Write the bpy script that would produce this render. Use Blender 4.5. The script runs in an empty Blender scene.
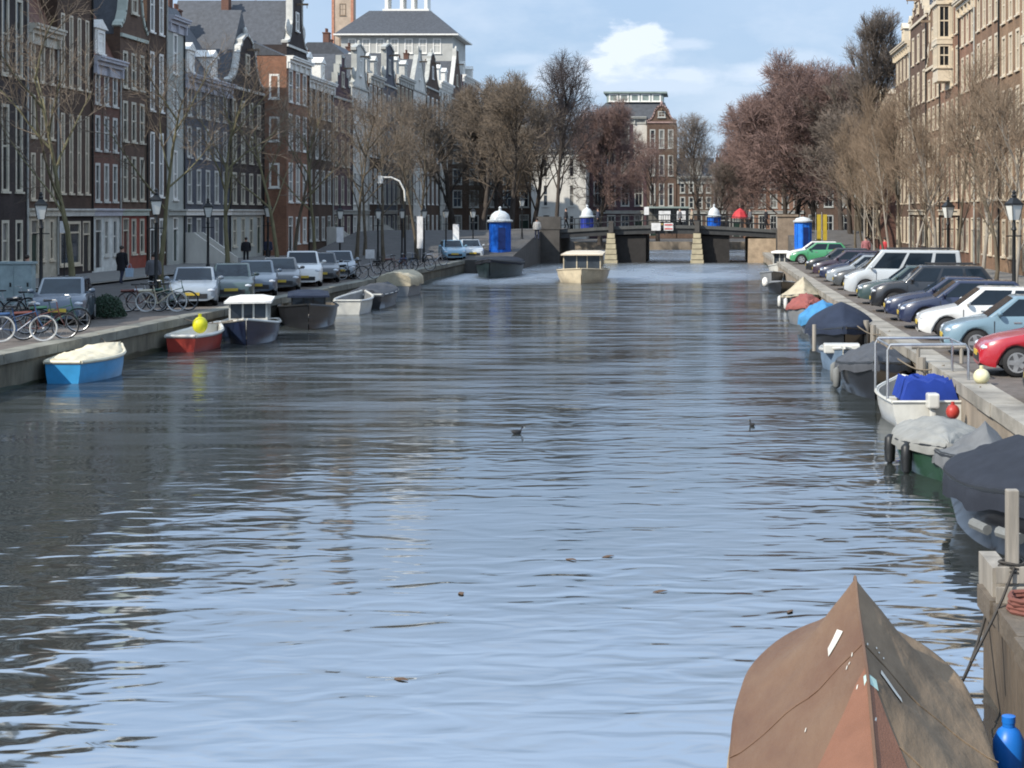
import bpy, bmesh, math, random
from mathutils import Vector, Matrix
R = math.radians
S = bpy.context.scene
C = S.collection
CX, CY, F, H, Q = 702.0, 212.0, 1600.0, 4.4, 0.9     # vanishing point, focal length (px), eye height, quay height
LQ, RQ = -17.1, 5.3                                   # quay edges
rnd = random.Random(7)

def PX(px, Y): return (px - CX) * Y / F
def PZ(py, Y): return H - (py - CY) * Y / F

# ------------------------------------------------------------------ mesh builder
class MB:
    def __init__(s): s.v = []; s.f = []; s.m = []
    def add(s, vs, fs, mi=0):
        o = len(s.v); s.v += [tuple(v) for v in vs]
        s.f += [tuple(i + o for i in f) for f in fs]; s.m += [mi] * len(fs); return s
    def quad(s, a, b, c, d, mi=0): return s.add([a, b, c, d], [(0, 1, 2, 3)], mi)
    def box(s, x0, y0, z0, x1, y1, z1, mi=0):
        vs = [(x0,y0,z0),(x1,y0,z0),(x1,y1,z0),(x0,y1,z0),(x0,y0,z1),(x1,y0,z1),(x1,y1,z1),(x0,y1,z1)]
        return s.add(vs, [(0,3,2,1),(4,5,6,7),(0,1,5,4),(1,2,6,5),(2,3,7,6),(3,0,4,7)], mi)
    def hexa(s, b, t, mi=0):                                  # 4 bottom points, 4 top points
        return s.add(list(b) + list(t), [(0,3,2,1),(4,5,6,7),(0,1,5,4),(1,2,6,5),(2,3,7,6),(3,0,4,7)], mi)
    def prism(s, outline, y0, y1, mi=0):                      # outline of (x, z)
        n = len(outline)
        vs = [(x, y0, z) for x, z in outline] + [(x, y1, z) for x, z in outline]
        fs = [tuple(range(n)), tuple(range(2*n-1, n-1, -1))] + [(i, i+n, (i+1) % n + n, (i+1) % n) for i in range(n)]
        return s.add(vs, fs, mi)
    def tube(s, pts, rad, n=6, mi=0, cap=True):
        pts = [Vector(p) for p in pts]
        if not isinstance(rad, (list, tuple)): rad = [rad] * len(pts)
        rings = []; prev = None
        for i, p in enumerate(pts):
            d = (pts[min(i+1, len(pts)-1)] - pts[max(i-1, 0)])
            d = d.normalized() if d.length > 1e-9 else Vector((0,0,1))
            if prev is None:
                a = d.cross(Vector((0,0,1)) if abs(d.z) < .9 else Vector((1,0,0))).normalized()
            else:
                a = prev - d * prev.dot(d)
                a = a.normalized() if a.length > 1e-6 else d.orthogonal().normalized()
            prev = a; b = d.cross(a)
            rings.append([p + (a*math.cos(6.28318*k/n) + b*math.sin(6.28318*k/n)) * rad[i] for k in range(n)])
        return s.loft(rings, mi=mi, cap=cap)
    def loft(s, rings, mi=0, cap=True, closed=True):
        n = len(rings[0]); vs = [p for r in rings for p in r]; fs = []
        for i in range(len(rings)-1):
            for k in range(n if closed else n-1):
                a = i*n + k; b = i*n + (k+1) % n
                fs.append((a, b, b+n, a+n))
        if cap:
            fs.append(tuple(range(n-1, -1, -1))); o = (len(rings)-1)*n; fs.append(tuple(range(o, o+n)))
        return s.add(vs, fs, mi)
    def lathe(s, prof, n=16, cx=0, cy=0, cz=0, mi=0):
        return s.loft([[(cx + r*math.cos(6.28318*k/n), cy + r*math.sin(6.28318*k/n), cz + z) for k in range(n)] for r, z in prof], mi=mi)
    def wheelcyl(s, cx, cy, cz, r, w, n=20, mi=0, bev=.03):   # axis along y
        rr = [(r-bev, -w/2), (r, -w/2+bev), (r, w/2-bev), (r-bev, w/2)]
        return s.loft([[(cx + q*math.cos(6.28318*k/n), cy + y, cz + q*math.sin(6.28318*k/n)) for k in range(n)] for q, y in rr], mi=mi)
    def ball(s, cx, cy, cz, rx, ry, rz, n=12, m=8, mi=0):
        rings = []
        for j in range(m+1):
            a = -math.pi/2 + math.pi*j/m; c = max(math.cos(a), .02)
            rings.append([(cx+rx*c*math.cos(6.28318*k/n), cy+ry*c*math.sin(6.28318*k/n), cz+rz*math.sin(a)) for k in range(n)])
        return s.loft(rings, mi=mi)
    def mesh(s, name, mats, smooth=False, recalc=True, ang=35, bevel=0):
        me = bpy.data.meshes.new(name); me.from_pydata(s.v, [], s.f)
        mats = mats if isinstance(mats, (list, tuple)) else [mats]
        for m in mats: me.materials.append(m)
        if any(s.m): me.polygons.foreach_set('material_index', s.m)
        if recalc or bevel:
            bm = bmesh.new(); bm.from_mesh(me)
            if recalc: bmesh.ops.recalc_face_normals(bm, faces=bm.faces)
            if bevel:
                bmesh.ops.bevel(bm, geom=[e for e in bm.edges if len(e.link_faces) == 2 and e.calc_face_angle(0) > .4], offset=bevel, segments=2, profile=.6, affect='EDGES', clamp_overlap=True)
            bm.to_mesh(me); bm.free()
        if smooth:
            me.shade_smooth(); me.set_sharp_from_angle(angle=R(ang))
        me.update(); return me
    def build(s, name, mats, parent=None, loc=(0,0,0), rot=0, **k):
        return link(name, s.mesh(name, mats, **k), parent, loc, rot)

def link(name, me, parent=None, loc=(0,0,0), rot=0):
    o = bpy.data.objects.new(name, me); C.objects.link(o)
    o.location = loc; o.rotation_euler = (0, 0, rot) if not isinstance(rot, (tuple, list)) else rot
    if parent: o.parent = parent
    return o
def tag(o, label, cat, group=None):
    o['label'] = label; o['category'] = cat
    if group: o['group'] = group
    return o
def thing(name, label, cat, loc=(0,0,0), rot=0, group=None):
    return tag(link(name, None, None, loc, rot), label, cat, group)
def struct(o): o['kind'] = 'structure'; return o
KIDS = {}
def kids(o):
    return [c for c in o.children]
def dup(root, loc, rot, label=None, group=None, scale=None, swap=None):
    def cp(o, par):
        c = o.copy(); C.objects.link(c)
        if par: c.parent = par
        if swap and c.type == 'MESH':
            for a, b in swap.items():
                if any(sl.material == a for sl in c.material_slots):
                    for sl in c.material_slots:
                        if sl.material == a: sl.link = 'OBJECT'; sl.material = b
        for k in kids(o): cp(k, c)
        return c
    r = cp(root, None); r.location = loc; r.rotation_euler = (0, 0, rot)
    if label: r['label'] = label
    if group: r['group'] = group
    if scale: r.scale = scale if isinstance(scale, (tuple, list)) else (scale,)*3
    return r

# ------------------------------------------------------------------ materials
MT = {}
def mat(name, col, rough=.7, metal=0, var=.25, scale=2.0, spec=.4, bump=0, bscale=20, stretch=(1,1,1), coat=0, rand=0, col2=None, sheen=0):
    if name in MT: return MT[name]
    m = bpy.data.materials.new(name); m.use_nodes = True; nt = m.node_tree; N = nt.nodes; L = nt.links
    b = N['Principled BSDF']; b.inputs['Roughness'].default_value = rough; b.inputs['Metallic'].default_value = metal
    b.inputs['Specular IOR Level'].default_value = spec
    if coat: b.inputs['Coat Weight'].default_value = coat; b.inputs['Coat Roughness'].default_value = .06
    tc = N.new('ShaderNodeTexCoord'); mp = N.new('ShaderNodeMapping'); mp.inputs['Scale'].default_value = stretch
    L.new(tc.outputs['Object'], mp.inputs['Vector'])
    n1 = N.new('ShaderNodeTexNoise'); n1.inputs['Scale'].default_value = scale; n1.inputs['Detail'].default_value = 6; n1.inputs['Roughness'].default_value = .65
    L.new(mp.outputs[0], n1.inputs['Vector'])
    mr = N.new('ShaderNodeMapRange'); mr.inputs['From Min'].default_value = .3; mr.inputs['From Max'].default_value = .7
    L.new(n1.outputs['Fac'], mr.inputs['Value'])
    mx = N.new('ShaderNodeMix'); mx.data_type = 'RGBA'; L.new(mr.outputs[0], mx.inputs['Factor'])
    c2 = col2 or [min(1, c*(1+var)) for c in col]
    mx.inputs['A'].default_value = [c*(1-var) for c in col] + [1]; mx.inputs['B'].default_value = list(c2) + [1]
    out = mx.outputs['Result']
    if rand:
        oi = N.new('ShaderNodeObjectInfo'); r2 = N.new('ShaderNodeMapRange'); r2.inputs['To Min'].default_value = 1-rand; r2.inputs['To Max'].default_value = 1+rand
        L.new(oi.outputs['Random'], r2.inputs['Value'])
        hs = N.new('ShaderNodeHueSaturation'); L.new(r2.outputs[0], hs.inputs['Value']); L.new(out, hs.inputs['Color']); out = hs.outputs[0]
    L.new(out, b.inputs['Base Color'])
    if bump:
        n2 = N.new('ShaderNodeTexNoise'); n2.inputs['Scale'].default_value = bscale; n2.inputs['Detail'].default_value = 5
        L.new(mp.outputs[0], n2.inputs['Vector'])
        bp = N.new('ShaderNodeBump'); bp.inputs['Distance'].default_value = bump; L.new(n2.outputs['Fac'], bp.inputs['Height'])
        L.new(bp.outputs[0], b.inputs['Normal'])
    MT[name] = m; return m

def brick(name, col, mortar=(.25,.23,.2), var=.3):
    if name in MT: return MT[name]
    m = mat(name, col, .85, var=var, scale=.7, stretch=(1,1,.6), spec=.2)
    nt = m.node_tree; N = nt.nodes; L = nt.links; b = N['Principled BSDF']
    src = b.inputs['Base Color'].links[0].from_socket
    tc = next(n for n in N if n.type == 'TEX_COORD')
    sx = N.new('ShaderNodeSeparateXYZ'); L.new(tc.outputs['Object'], sx.inputs[0])
    ad = N.new('ShaderNodeMath'); L.new(sx.outputs[0], ad.inputs[0]); L.new(sx.outputs[1], ad.inputs[1])
    cb = N.new('ShaderNodeCombineXYZ'); L.new(ad.outputs[0], cb.inputs[0]); L.new(sx.outputs[2], cb.inputs[1])
    br = N.new('ShaderNodeTexBrick'); br.inputs['Scale'].default_value = 1; br.inputs['Brick Width'].default_value = .23; br.inputs['Row Height'].default_value = .075
    br.inputs['Mortar Size'].default_value = .008; br.inputs['Color1'].default_value = (1.15,1.1,1.05,1); br.inputs['Color2'].default_value = (.8,.8,.82,1)
    br.inputs['Mortar'].default_value = (1.2,1.25,1.3,1)
    L.new(cb.outputs[0], br.inputs['Vector'])
    mm = N.new('ShaderNodeMix'); mm.data_type = 'RGBA'; mm.blend_type = 'MULTIPLY'; mm.inputs['Factor'].default_value = .8
    L.new(src, mm.inputs['A']); L.new(br.outputs['Color'], mm.inputs['B']); L.new(mm.outputs['Result'], b.inputs['Base Color'])
    return m

WH = mat('white_paint', (.74,.72,.67), .5, var=.12, scale=4)
GREYW = mat('weathered_white_paint', (.36,.36,.33), .6, var=.25, scale=1.5)
CREAM = mat('cream_paint', (.58,.50,.38), .5, var=.12, scale=4)
OFFW = mat('offwhite_plaster', (.55,.53,.48), .8, var=.18, scale=.8, stretch=(1,1,.4))
GREYP = mat('grey_plaster', (.36,.37,.34), .85, var=.2, scale=.7, stretch=(1,1,.4))
PALEGREEN = mat('pale_green_paint', (.42,.46,.40), .7, var=.12)
LILAC = mat('lilac_grey_paint', (.42,.42,.46), .7, var=.12)
BLUEGREY = brick('blue_grey_brick', (.085,.088,.102))
BR_DARK = brick('dark_brown_brick', (.075,.050,.037))
BR_BLACK = brick('black_brown_brick', (.045,.036,.034))
BR_MID = brick('mid_brown_brick', (.105,.07,.052))
BR_RED = brick('red_brown_brick', (.125,.068,.052))
BR_ORANGE = brick('orange_brown_brick', (.22,.115,.075))
BR_PURPLE = brick('purple_brown_brick', (.085,.052,.06))
BR_TAN = brick('tan_brick', (.215,.142,.090))
BR_WARM = brick('warm_brown_brick', (.185,.118,.078))
BR_ROSE = brick('rose_brown_brick', (.20,.115,.078))
REDP = mat('red_paint', (.25,.055,.035), .5)
SLATE = mat('slate_roof', (.055,.06,.07), .6, var=.3, scale=3, bump=.02, bscale=12)
TILE = mat('roof_tile', (.15,.075,.055), .7, var=.35, scale=3, bump=.02, bscale=12)
STONE = mat('quay_stone', (.265,.245,.21), .85, var=.45, scale=.9, bump=.01)
GLASS = mat('window_glass', (.014,.016,.020), .05, var=.5, scale=.6, spec=.35)
GLASS2 = mat('curtained_glass', (.16,.155,.14), .12, var=.6, scale=1.5, spec=.4, stretch=(3,1,.4))
GLASS3 = mat('blue_tinted_glass', (.04,.05,.062), .05, var=.5, scale=.8, spec=.5)
DOORG = mat('dark_green_door', (.015,.035,.025), .35)
DOORB = mat('black_door', (.015,.015,.018), .35)
DOORR = mat('oxblood_door', (.09,.02,.015), .35)
IRON = mat('black_iron', (.02,.021,.022), .45, metal=.3)
DARK = mat('dark_void', (.012,.012,.013), .9)
RUBBER = mat('rubber', (.018,.018,.019), .8)
STEEL = mat('grey_steel', (.42,.43,.44), .35, metal=.8)
ALU = mat('wheel_alloy', (.5,.51,.52), .3, metal=.7)
WOOD = mat('old_wood', (.22,.16,.11), .8, var=.35, scale=4, stretch=(1,1,.15), bump=.01)
WOODG = mat('grey_wood', (.26,.235,.20), .85, var=.4, scale=4, stretch=(1,1,.12), bump=.01)
LAMPG = mat('lamp_glass', (.62,.62,.58), .2, var=.1)
SKIN = mat('skin', (.45,.27,.2), .6, var=.05)
HAIRM = mat('dark_hair', (.03,.022,.017), .6)
BLACKC = mat('black_cloth', (.014,.014,.018), .9)
NAVYC = mat('navy_cloth', (.03,.035,.06), .9)
GREYC = mat('grey_cloth', (.11,.11,.12), .9)
BEIGEC = mat('beige_cloth', (.3,.25,.19), .9)
REDC = mat('red_cloth', (.45,.04,.05), .8)
# ------------------------------------------------------------------ camera, sun, sky
cam = bpy.data.objects.new('camera', bpy.data.cameras.new('camera')); C.objects.link(cam)
cam.location = (0, 0, H); cam.rotation_euler = (R(90), 0, 0)
cam.data.sensor_width = 36; cam.data.lens = 36 * F / 1024
cam.data.shift_x = (512 - CX) / 1024; cam.data.shift_y = -(384 - CY) / 1024
cam.data.clip_start = .3; cam.data.clip_end = 4000
S.camera = cam
SUNDIR = Vector((-.60, -.52, .64)).normalized()          # towards the sun
sl = bpy.data.lights.new('sun', 'SUN'); sl.energy = 4.2; sl.angle = R(.5); sl.color = (1, .93, .82)
so = bpy.data.objects.new('sun', sl); C.objects.link(so); so.rotation_euler = (-SUNDIR).to_track_quat('-Z', 'Y').to_euler(); so.location = (-60, -40, 60)
W = bpy.data.worlds.new('World'); S.world = W; W.use_nodes = True
nt = W.node_tree; N = nt.nodes; L = nt.links
bg = N['Background']; bg.inputs['Strength'].default_value = .125
sky = N.new('ShaderNodeTexSky'); sky.sky_type = 'NISHITA'; sky.sun_disc = False
sky.sun_elevation = math.asin(SUNDIR.z); sky.sun_rotation = math.atan2(SUNDIR.x, SUNDIR.y)
sky.air_density = 1.1; sky.dust_density = .5; sky.ozone_density = 2.0
tc = N.new('ShaderNodeTexCoord'); sx = N.new('ShaderNodeSeparateXYZ'); L.new(tc.outputs['Generated'], sx.inputs[0])
def M(op, a, b=None, clamp=False):
    n = N.new('ShaderNodeMath'); n.operation = op; n.use_clamp = clamp
    for i, v in enumerate((a, b)):
        if v is None: continue
        if isinstance(v, (int, float)): n.inputs[i].default_value = v
        else: L.new(v, n.inputs[i])
    return n.outputs[0]
yy = M('MAXIMUM', M('ABSOLUTE', sx.outputs[1]), .05)
zz = sx.outputs[2]
u = M('DIVIDE', sx.outputs[0], yy); v = M('DIVIDE', zz, yy)
cb = N.new('ShaderNodeCombineXYZ'); L.new(u, cb.inputs[0]); L.new(M('MULTIPLY', v, 2.2), cb.inputs[1])
def noise(scale, detail, rough=.55, off=0):
    n = N.new('ShaderNodeTexNoise'); n.inputs['Scale'].default_value = scale; n.inputs['Detail'].default_value = detail; n.inputs['Roughness'].default_value = rough
    a = N.new('ShaderNodeVectorMath'); a.inputs[1].default_value = (off, off*.7, 0); L.new(cb.outputs[0], a.inputs[0]); L.new(a.outputs[0], n.inputs['Vector'])
    return n.outputs['Fac']
nz = noise(22, 8, .6, 3.1)
def blob(px, py, rx, ry, gain, sl_=1.35):                           # a cloud bank in one direction of the sky, edge broken by noise
    du = M('DIVIDE', M('SUBTRACT', u, (px-CX)/F), rx/F); dv = M('DIVIDE', M('SUBTRACT', v, (CY-py)/F), ry/F)
    d = M('SQRT', M('ADD', M('MULTIPLY', du, du), M('MULTIPLY', dv, dv)))
    e = M('SUBTRACT', M('ADD', 1.0, M('MULTIPLY', M('SUBTRACT', nz, .5), 2.4)), d)
    return M('MULTIPLY', M('MULTIPLY', e, sl_, True), gain)
thin = M('MULTIPLY', M('SUBTRACT', noise(7, 6, .6, 1.3), .46), 3.0, True)
high = M('MULTIPLY', M('SUBTRACT', noise(2.6, 6, .6, 5.2), .44), 3.5, True)
fac = M('MULTIPLY', thin, .6)
for b_ in ((628, 60, 66, 30, 1.0), (780, 72, 80, 20, .65), (624, 50, 44, 24, 1.0, 3.0), (604, 62, 26, 14, 1.0, 2.6), (690, 74, 46, 15, .7), (560, 78, 60, 24, .6), (650, 84, 110, 14, .5), (840, 84, 50, 10, .4), (520, 60, 40, 10, .35), (770, 68, 70, 16, .6), (800, 58, 30, 12, .4), (690, 45, 45, 10, .45), (735, 90, 60, 8, .35), (400, 20, 120, 10, .25)):
    fac = M('MAXIMUM', fac, blob(*b_))
fac = M('MAXIMUM', fac, M('MULTIPLY', high, .30))
veil = N.new('ShaderNodeMapRange'); veil.interpolation_type = 'SMOOTHSTEP'; veil.inputs['From Min'].default_value = .10; veil.inputs['From Max'].default_value = .42; veil.inputs['To Max'].default_value = .85; L.new(v, veil.inputs['Value'])
vfac = M('MULTIPLY', veil.outputs[0], M('ADD', .65, M('MULTIPLY', noise(1.7, 5, .6, 8.2), .7)))
mx = N.new('ShaderNodeMix'); mx.data_type = 'RGBA'; L.new(fac, mx.inputs['Factor'])
ten = N.new('ShaderNodeVectorMath'); ten.operation = 'MULTIPLY'; ten.inputs[1].default_value = (.95, .98, 1.12); L.new(sky.outputs[0], ten.inputs[0])
low = N.new('ShaderNodeMapRange'); low.interpolation_type = 'SMOOTHSTEP'; low.inputs['From Min'].default_value = .12; low.inputs['From Max'].default_value = .5; low.inputs['To Min'].default_value = .85; low.inputs['To Max'].default_value = .25; L.new(v, low.inputs['Value'])
lm = N.new('ShaderNodeMix'); lm.data_type = 'RGBA'; L.new(low.outputs[0], lm.inputs['Factor']); L.new(ten.outputs[0], lm.inputs['A']); lm.inputs['B'].default_value = (2.45, 3.35, 4.6, 1)
vm = N.new('ShaderNodeMix'); vm.data_type = 'RGBA'; L.new(vfac, vm.inputs['Factor']); L.new(lm.outputs['Result'], vm.inputs['A']); vm.inputs['B'].default_value = (4.9, 6.4, 8.5, 1)
L.new(vm.outputs['Result'], mx.inputs['A']); mx.inputs['B'].default_value = (5.0, 5.55, 6.35, 1)
L.new(mx.outputs['Result'], bg.inputs['Color'])
S.view_settings.view_transform = 'Standard'; S.view_settings.look = 'None'; S.view_settings.gamma = 1; S.view_settings.exposure = .5
try:
    S.view_settings.use_curve_mapping = False
except Exception: pass
S.cycles.max_bounces = 6; S.cycles.use_denoising = True; S.cycles.filter_width = 1.9
S.cycles.caustics_reflective = False; S.cycles.caustics_refractive = False

# ------------------------------------------------------------------ setting
def shade(name, c, r=.9, **k): return mat(name, c, r, **k)
PAVE = shade('brick_paving', (.115,.098,.085), var=.3, scale=3, bump=.01, bscale=30)
ROAD = shade('street_paving', (.085,.08,.076), var=.25, scale=1.5, bump=.006, bscale=30)
WALK = shade('pavement_slabs', (.17,.165,.155), var=.2, scale=2, bump=.004)
QWALL = brick('quay_wall_brick', (.115,.09,.07))
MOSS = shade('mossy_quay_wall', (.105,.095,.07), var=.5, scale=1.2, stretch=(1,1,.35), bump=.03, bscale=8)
LITQ = shade('sunlit_quay_wall', (.25,.21,.165), var=.35, scale=1.2, stretch=(1,1,.3), bump=.02, bscale=8)  # east and north walls: sunlight put into a lighter wall colour
LAND = shade('city_ground', (.10,.095,.085), var=.2, scale=.1)

mb = MB(); mb.quad((-2500,-300,-1.6),(2500,-300,-1.6),(2500,2500,-1.6),(-2500,2500,-1.6)); struct(mb.build('ground', LAND))
def waterq(name, x0, x1, y0, y1):
    m = MB(); m.quad((x0,y0,0),(x1,y0,0),(x1,y1,0),(x0,y1,0)); return m
WATER = bpy.data.materials.new('canal_water'); WATER.use_nodes = True
def water_mat(m):
    nt = m.node_tree; N = nt.nodes; L = nt.links; N.clear()
    out = N.new('ShaderNodeOutputMaterial'); mixs = N.new('ShaderNodeMixShader'); gl = N.new('ShaderNodeBsdfGlossy'); df = N.new('ShaderNodeBsdfDiffuse')
    gl.inputs['Roughness'].default_value = .035; gl.inputs['Color'].default_value = (.93,.96,1,1); df.inputs['Color'].default_value = (.035,.04,.038,1)
    fr = N.new('ShaderNodeFresnel'); fr.inputs['IOR'].default_value = 9.0
    L.new(fr.outputs[0], mixs.inputs[0]); L.new(df.outputs[0], mixs.inputs[1]); L.new(gl.outputs[0], mixs.inputs[2]); L.new(mixs.outputs[0], out.inputs[0])
    tc = N.new('ShaderNodeTexCoord')
    def nz(sx, sy, det, rough=.5, rot=0, dist=0):
        mp = N.new('ShaderNodeMapping'); mp.inputs['Scale'].default_value = (sx, sy, 1); mp.inputs['Rotation'].default_value = (0,0,rot)
        n = N.new('ShaderNodeTexNoise'); n.inputs['Scale'].default_value = 1; n.inputs['Detail'].default_value = det; n.inputs['Roughness'].default_value = rough; n.inputs['Distortion'].default_value = dist
        L.new(tc.outputs['Object'], mp.inputs['Vector']); L.new(mp.outputs[0], n.inputs['Vector']); return n.outputs['Fac']
    def mth(op, a, b, cl=False):
        n = N.new('ShaderNodeMath'); n.operation = op; n.use_clamp = cl
        for i, v in enumerate((a, b)):
            if isinstance(v, (int, float)): n.inputs[i].default_value = v
            else: L.new(v, n.inputs[i])
        return n.outputs[0]
    sp = N.new('ShaderNodeSeparateXYZ'); L.new(tc.outputs['Object'], sp.inputs[0])
    x, y = sp.outputs[0], sp.outputs[1]
    def ramp(v, a, b):
        n = N.new('ShaderNodeMapRange'); n.interpolation_type = 'SMOOTHSTEP'; n.inputs['From Min'].default_value = a; n.inputs['From Max'].default_value = b; L.new(v, n.inputs['Value']); return n.outputs[0]
    big = nz(.30, .48, 1.0, .5, .12); mid = nz(1.15, 2.3, 1.5, .5, -.1, .5); small = nz(3.0, 5.6, 1, .5, .15)
    patch = ramp(nz(.07, .05, 2), .36, .64)
    far = ramp(y, 18, 48)                                    # the breeze ruffles the middle of the reach more
    wn = nz(.12, .12, 3)
    edge = mth('ADD', y, mth('MULTIPLY', mth('SUBTRACT', wn, .5), 22)); edge = mth('ADD', edge, mth('MULTIPLY', x, -.15))
    wake = mth('MULTIPLY', ramp(edge, 93, 112), mth('ADD', .6, mth('MULTIPLY', ramp(nz(.10, .035, 3, .6), .35, .6), .5)))
    amp = mth('ADD', .58, mth('MULTIPLY', ramp(y, 12, 36), -.30)); amp = mth('MULTIPLY', amp, mth('ADD', .45, mth('MULTIPLY', patch, 1.1)))
    h = mth('ADD', mth('MULTIPLY', big, .085), mth('MULTIPLY', mid, .056))
    h = mth('ADD', h, mth('MULTIPLY', small, mth('ADD', .003, mth('MULTIPLY', far, .016))))
    h = mth('MULTIPLY', h, amp)
    chop = nz(1.6, 2.2, 4, .6)
    h = mth('ADD', h, mth('MULTIPLY', mth('MULTIPLY', wake, chop), .30))
    rg = N.new('ShaderNodeMapRange'); rg.inputs['To Min'].default_value = .03; rg.inputs['To Max'].default_value = .30; L.new(wake, rg.inputs['Value']); L.new(mth('MAXIMUM', rg.outputs[0], mth('ADD', .045, mth('MULTIPLY', ramp(y, 16, 42), mth('ADD', .015, mth('MULTIPLY', ramp(nz(.20, 1.35, 4, .65, .06), .40, .60), .16))))), gl.inputs['Roughness'])
    bp = N.new('ShaderNodeBump'); bp.inputs['Distance'].default_value = 1.0; bp.inputs['Strength'].default_value = 1.0
    L.new(h, bp.inputs['Height'])
    for s_ in (gl, df, fr): L.new(bp.outputs[0], s_.inputs['Normal'])
water_mat(WATER)
struct(waterq('canal_water', -17.3, 5.6, -30, 187).build('canal_water', WATER))

def landbox(name, x0, x1, y0, y1, z=Q, m=PAVE):
    b = MB(); b.box(x0, y0, -2, x1, y1, z); return struct(b.build(name, m))
landbox('quay_land_west', -900, LQ-.5, -60, 900, Q-.02, ROAD)
landbox('quay_land_east', RQ+.5, 900, -60, 900, Q-.02, ROAD)
landbox('quay_land_north', LQ-.5, RQ+.5, 186.6, 900, Q-.02, ROAD)
def sheet(name, x0, x1, y0, y1, z, m, h=.0):
    b = MB(); b.box(x0, y0, z-.3 if h else z-.012, x1, y1, z+h); return struct(b.build(name, m))
sheet('parking_strip_west', LQ-5.6, LQ-.5, -40, 120, Q-.005, PAVE)
sheet('parking_strip_east', RQ+.5, RQ+6.4, -40, 128, Q-.005, PAVE)
sheet('pavement_west', -34.0, -29.2, -40, 134, Q+.12, WALK); sheet('kerb_west', -29.2, -28.95, -40, 134, Q+.10, STONE)
sheet('pavement_east', 14.3, 17.0, -40, 134, Q+.12, WALK); sheet('kerb_east', 14.05, 14.3, -40, 134, Q+.10, STONE)
# quay walls with coping stones
COPE_SHADED = mat('shaded_coping_stone', (.19,.185,.155), .9, var=.45, scale=.9, bump=.01)  # darker copy of the quay stone: shade put into the west coping's colour
def quay(name, x, sgn, y0, y1, wallm):
    a, b = sorted((x, x + sgn*.52))
    m = MB(); m.box(a, y0, -2, b, y1, Q-.22); struct(m.build(name, wallm))
    m = MB(); y = y0; r_ = random.Random(3)
    while y < y1:
        l = min(1.5 + r_.random()*.8, y1-y); j = r_.uniform(-.015, .015); e = x - sgn*.07 + j
        a, b = sorted((e, x + sgn*.53)); m.box(a, y+.012, Q-.22, b, y+l-.012, Q+.02+r_.uniform(0,.015)); y += l
    struct(m.build('quay_coping', COPE_SHADED if sgn < 0 else STONE))
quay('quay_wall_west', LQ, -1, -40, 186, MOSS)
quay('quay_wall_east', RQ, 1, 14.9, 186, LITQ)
ALGAE = mat('wet_algae', (.03,.034,.02), .45, var=.5, scale=2.5)
for x0, x1, y0, y1 in ((LQ, LQ+.012, -40, 138), (RQ-.012, RQ, 15.0, 138)):
    m = MB(); n = 260; r_ = random.Random(6); tops = [.10+.07*r_.random()+.05*math.sin(i*.31) for i in range(n+1)]
    for i in range(n):
        a, b = y0+(y1-y0)*i/n, y0+(y1-y0)*(i+1)/n; m.hexa([(x0,a,-.3),(x1,a,-.3),(x1,b,-.3),(x0,b,-.3)], [(x0,a,tops[i]),(x1,a,tops[i]),(x1,b,tops[i+1]),(x0,b,tops[i+1])])
    struct(m.build('quay_wall_algae', ALGAE))
m = MB(); m.box(LQ, 186, -2, RQ, 186.6, Q+.05); struct(m.build('quay_wall_north', LITQ))
# ------------------------------------------------------------------ canal houses
WC = {}
def window_parts(w, h, style, fm, gm):
    """style: sash (one meeting rail), cross (mullion and transom), plain, shop"""
    k = (round(w,2), round(h,2), style, fm.name)
    if k not in WC:
        m = MB(); t = .15 if w > .7 else .11; y0, y1 = -.015, .11
        m.box(0,y0,0,t,y1,h); m.box(w-t,y0,0,w,y1,h); m.box(t,y0,h-t,w-t,y1,h); m.box(t,y0,0,w-t,y1,t*.8)
        b = .045
        if style in ('sash','cross'): m.box(t,.03,h*.52-b,w-t,.10,h*.52+b)
        if style == 'cross' or (style == 'sash' and w > .85): m.box(w/2-.025,.035,t*.8,w/2+.025,.098,h-t)
        if style == 'shop':
            m.box(t,.03,h*.74-b,w-t,.10,h*.74+b)
            n = max(1, int(w/1.0))
            for i in range(1, n): m.box(w*i/n-.03,.035,t*.8,w*i/n+.03,.098,h-t)
        m.box(-.06,-.10,-.10,w+.06,.05,-.005)            # sill
        WC[k] = m.mesh('window', fm)
        g = MB(); g.box(t*.9,.075,t*.7,w-t*.9,.095,h-t*.9); WC[k+('p',)] = g.mesh('pane', GLASS)
    return WC[k], WC[k+('p',)]
def add_window(root, x, z, w, h, style, fm, gm, y=0, rot=0):
    a, b = window_parts(w, h, style, fm, gm)
    o = link('window', a, root, (x, y, z), rot); p = link('pane', b, o)
    if gm != GLASS: p.material_slots[0].link = 'OBJECT'; p.material_slots[0].material = gm
    return o
def pick_glass(r):
    q = r.random(); return GLASS if q < .52 else (GLASS2 if q < .8 else GLASS3)

def gable_outline(kind, w, gh):
    if kind == 'neck':
        h = [(0,0),(0,.06),(.10,.09),(.17,.2),(.22,.36),(.24,.42),(.24,.82),(.2,.83),(.2,.87),(.36,.95),(.5,1)]
    elif kind == 'bell':
        h = [(0,0),(0,.10),(.03,.13),(.10,.17),(.17,.28),(.22,.45),(.25,.62),(.28,.74),(.33,.80),(.33,.86),(.42,.95),(.5,1)]
    elif kind == 'step':
        h = [(0,0),(0,.12),(.1,.12),(.1,.34),(.2,.34),(.2,.56),(.3,.56),(.3,.78),(.4,.78),(.4,1)]
    elif kind == 'spout':
        h = [(0,0),(0,.08),(.38,.86),(.38,1)]
    else:
        h = [(0,0),(0,.05),(.5,1)]
    rt = [(1-x, z) for x, z in reversed(h) if x < .5]
    return [(x*w, z*gh) for x, z in h + rt]

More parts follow.
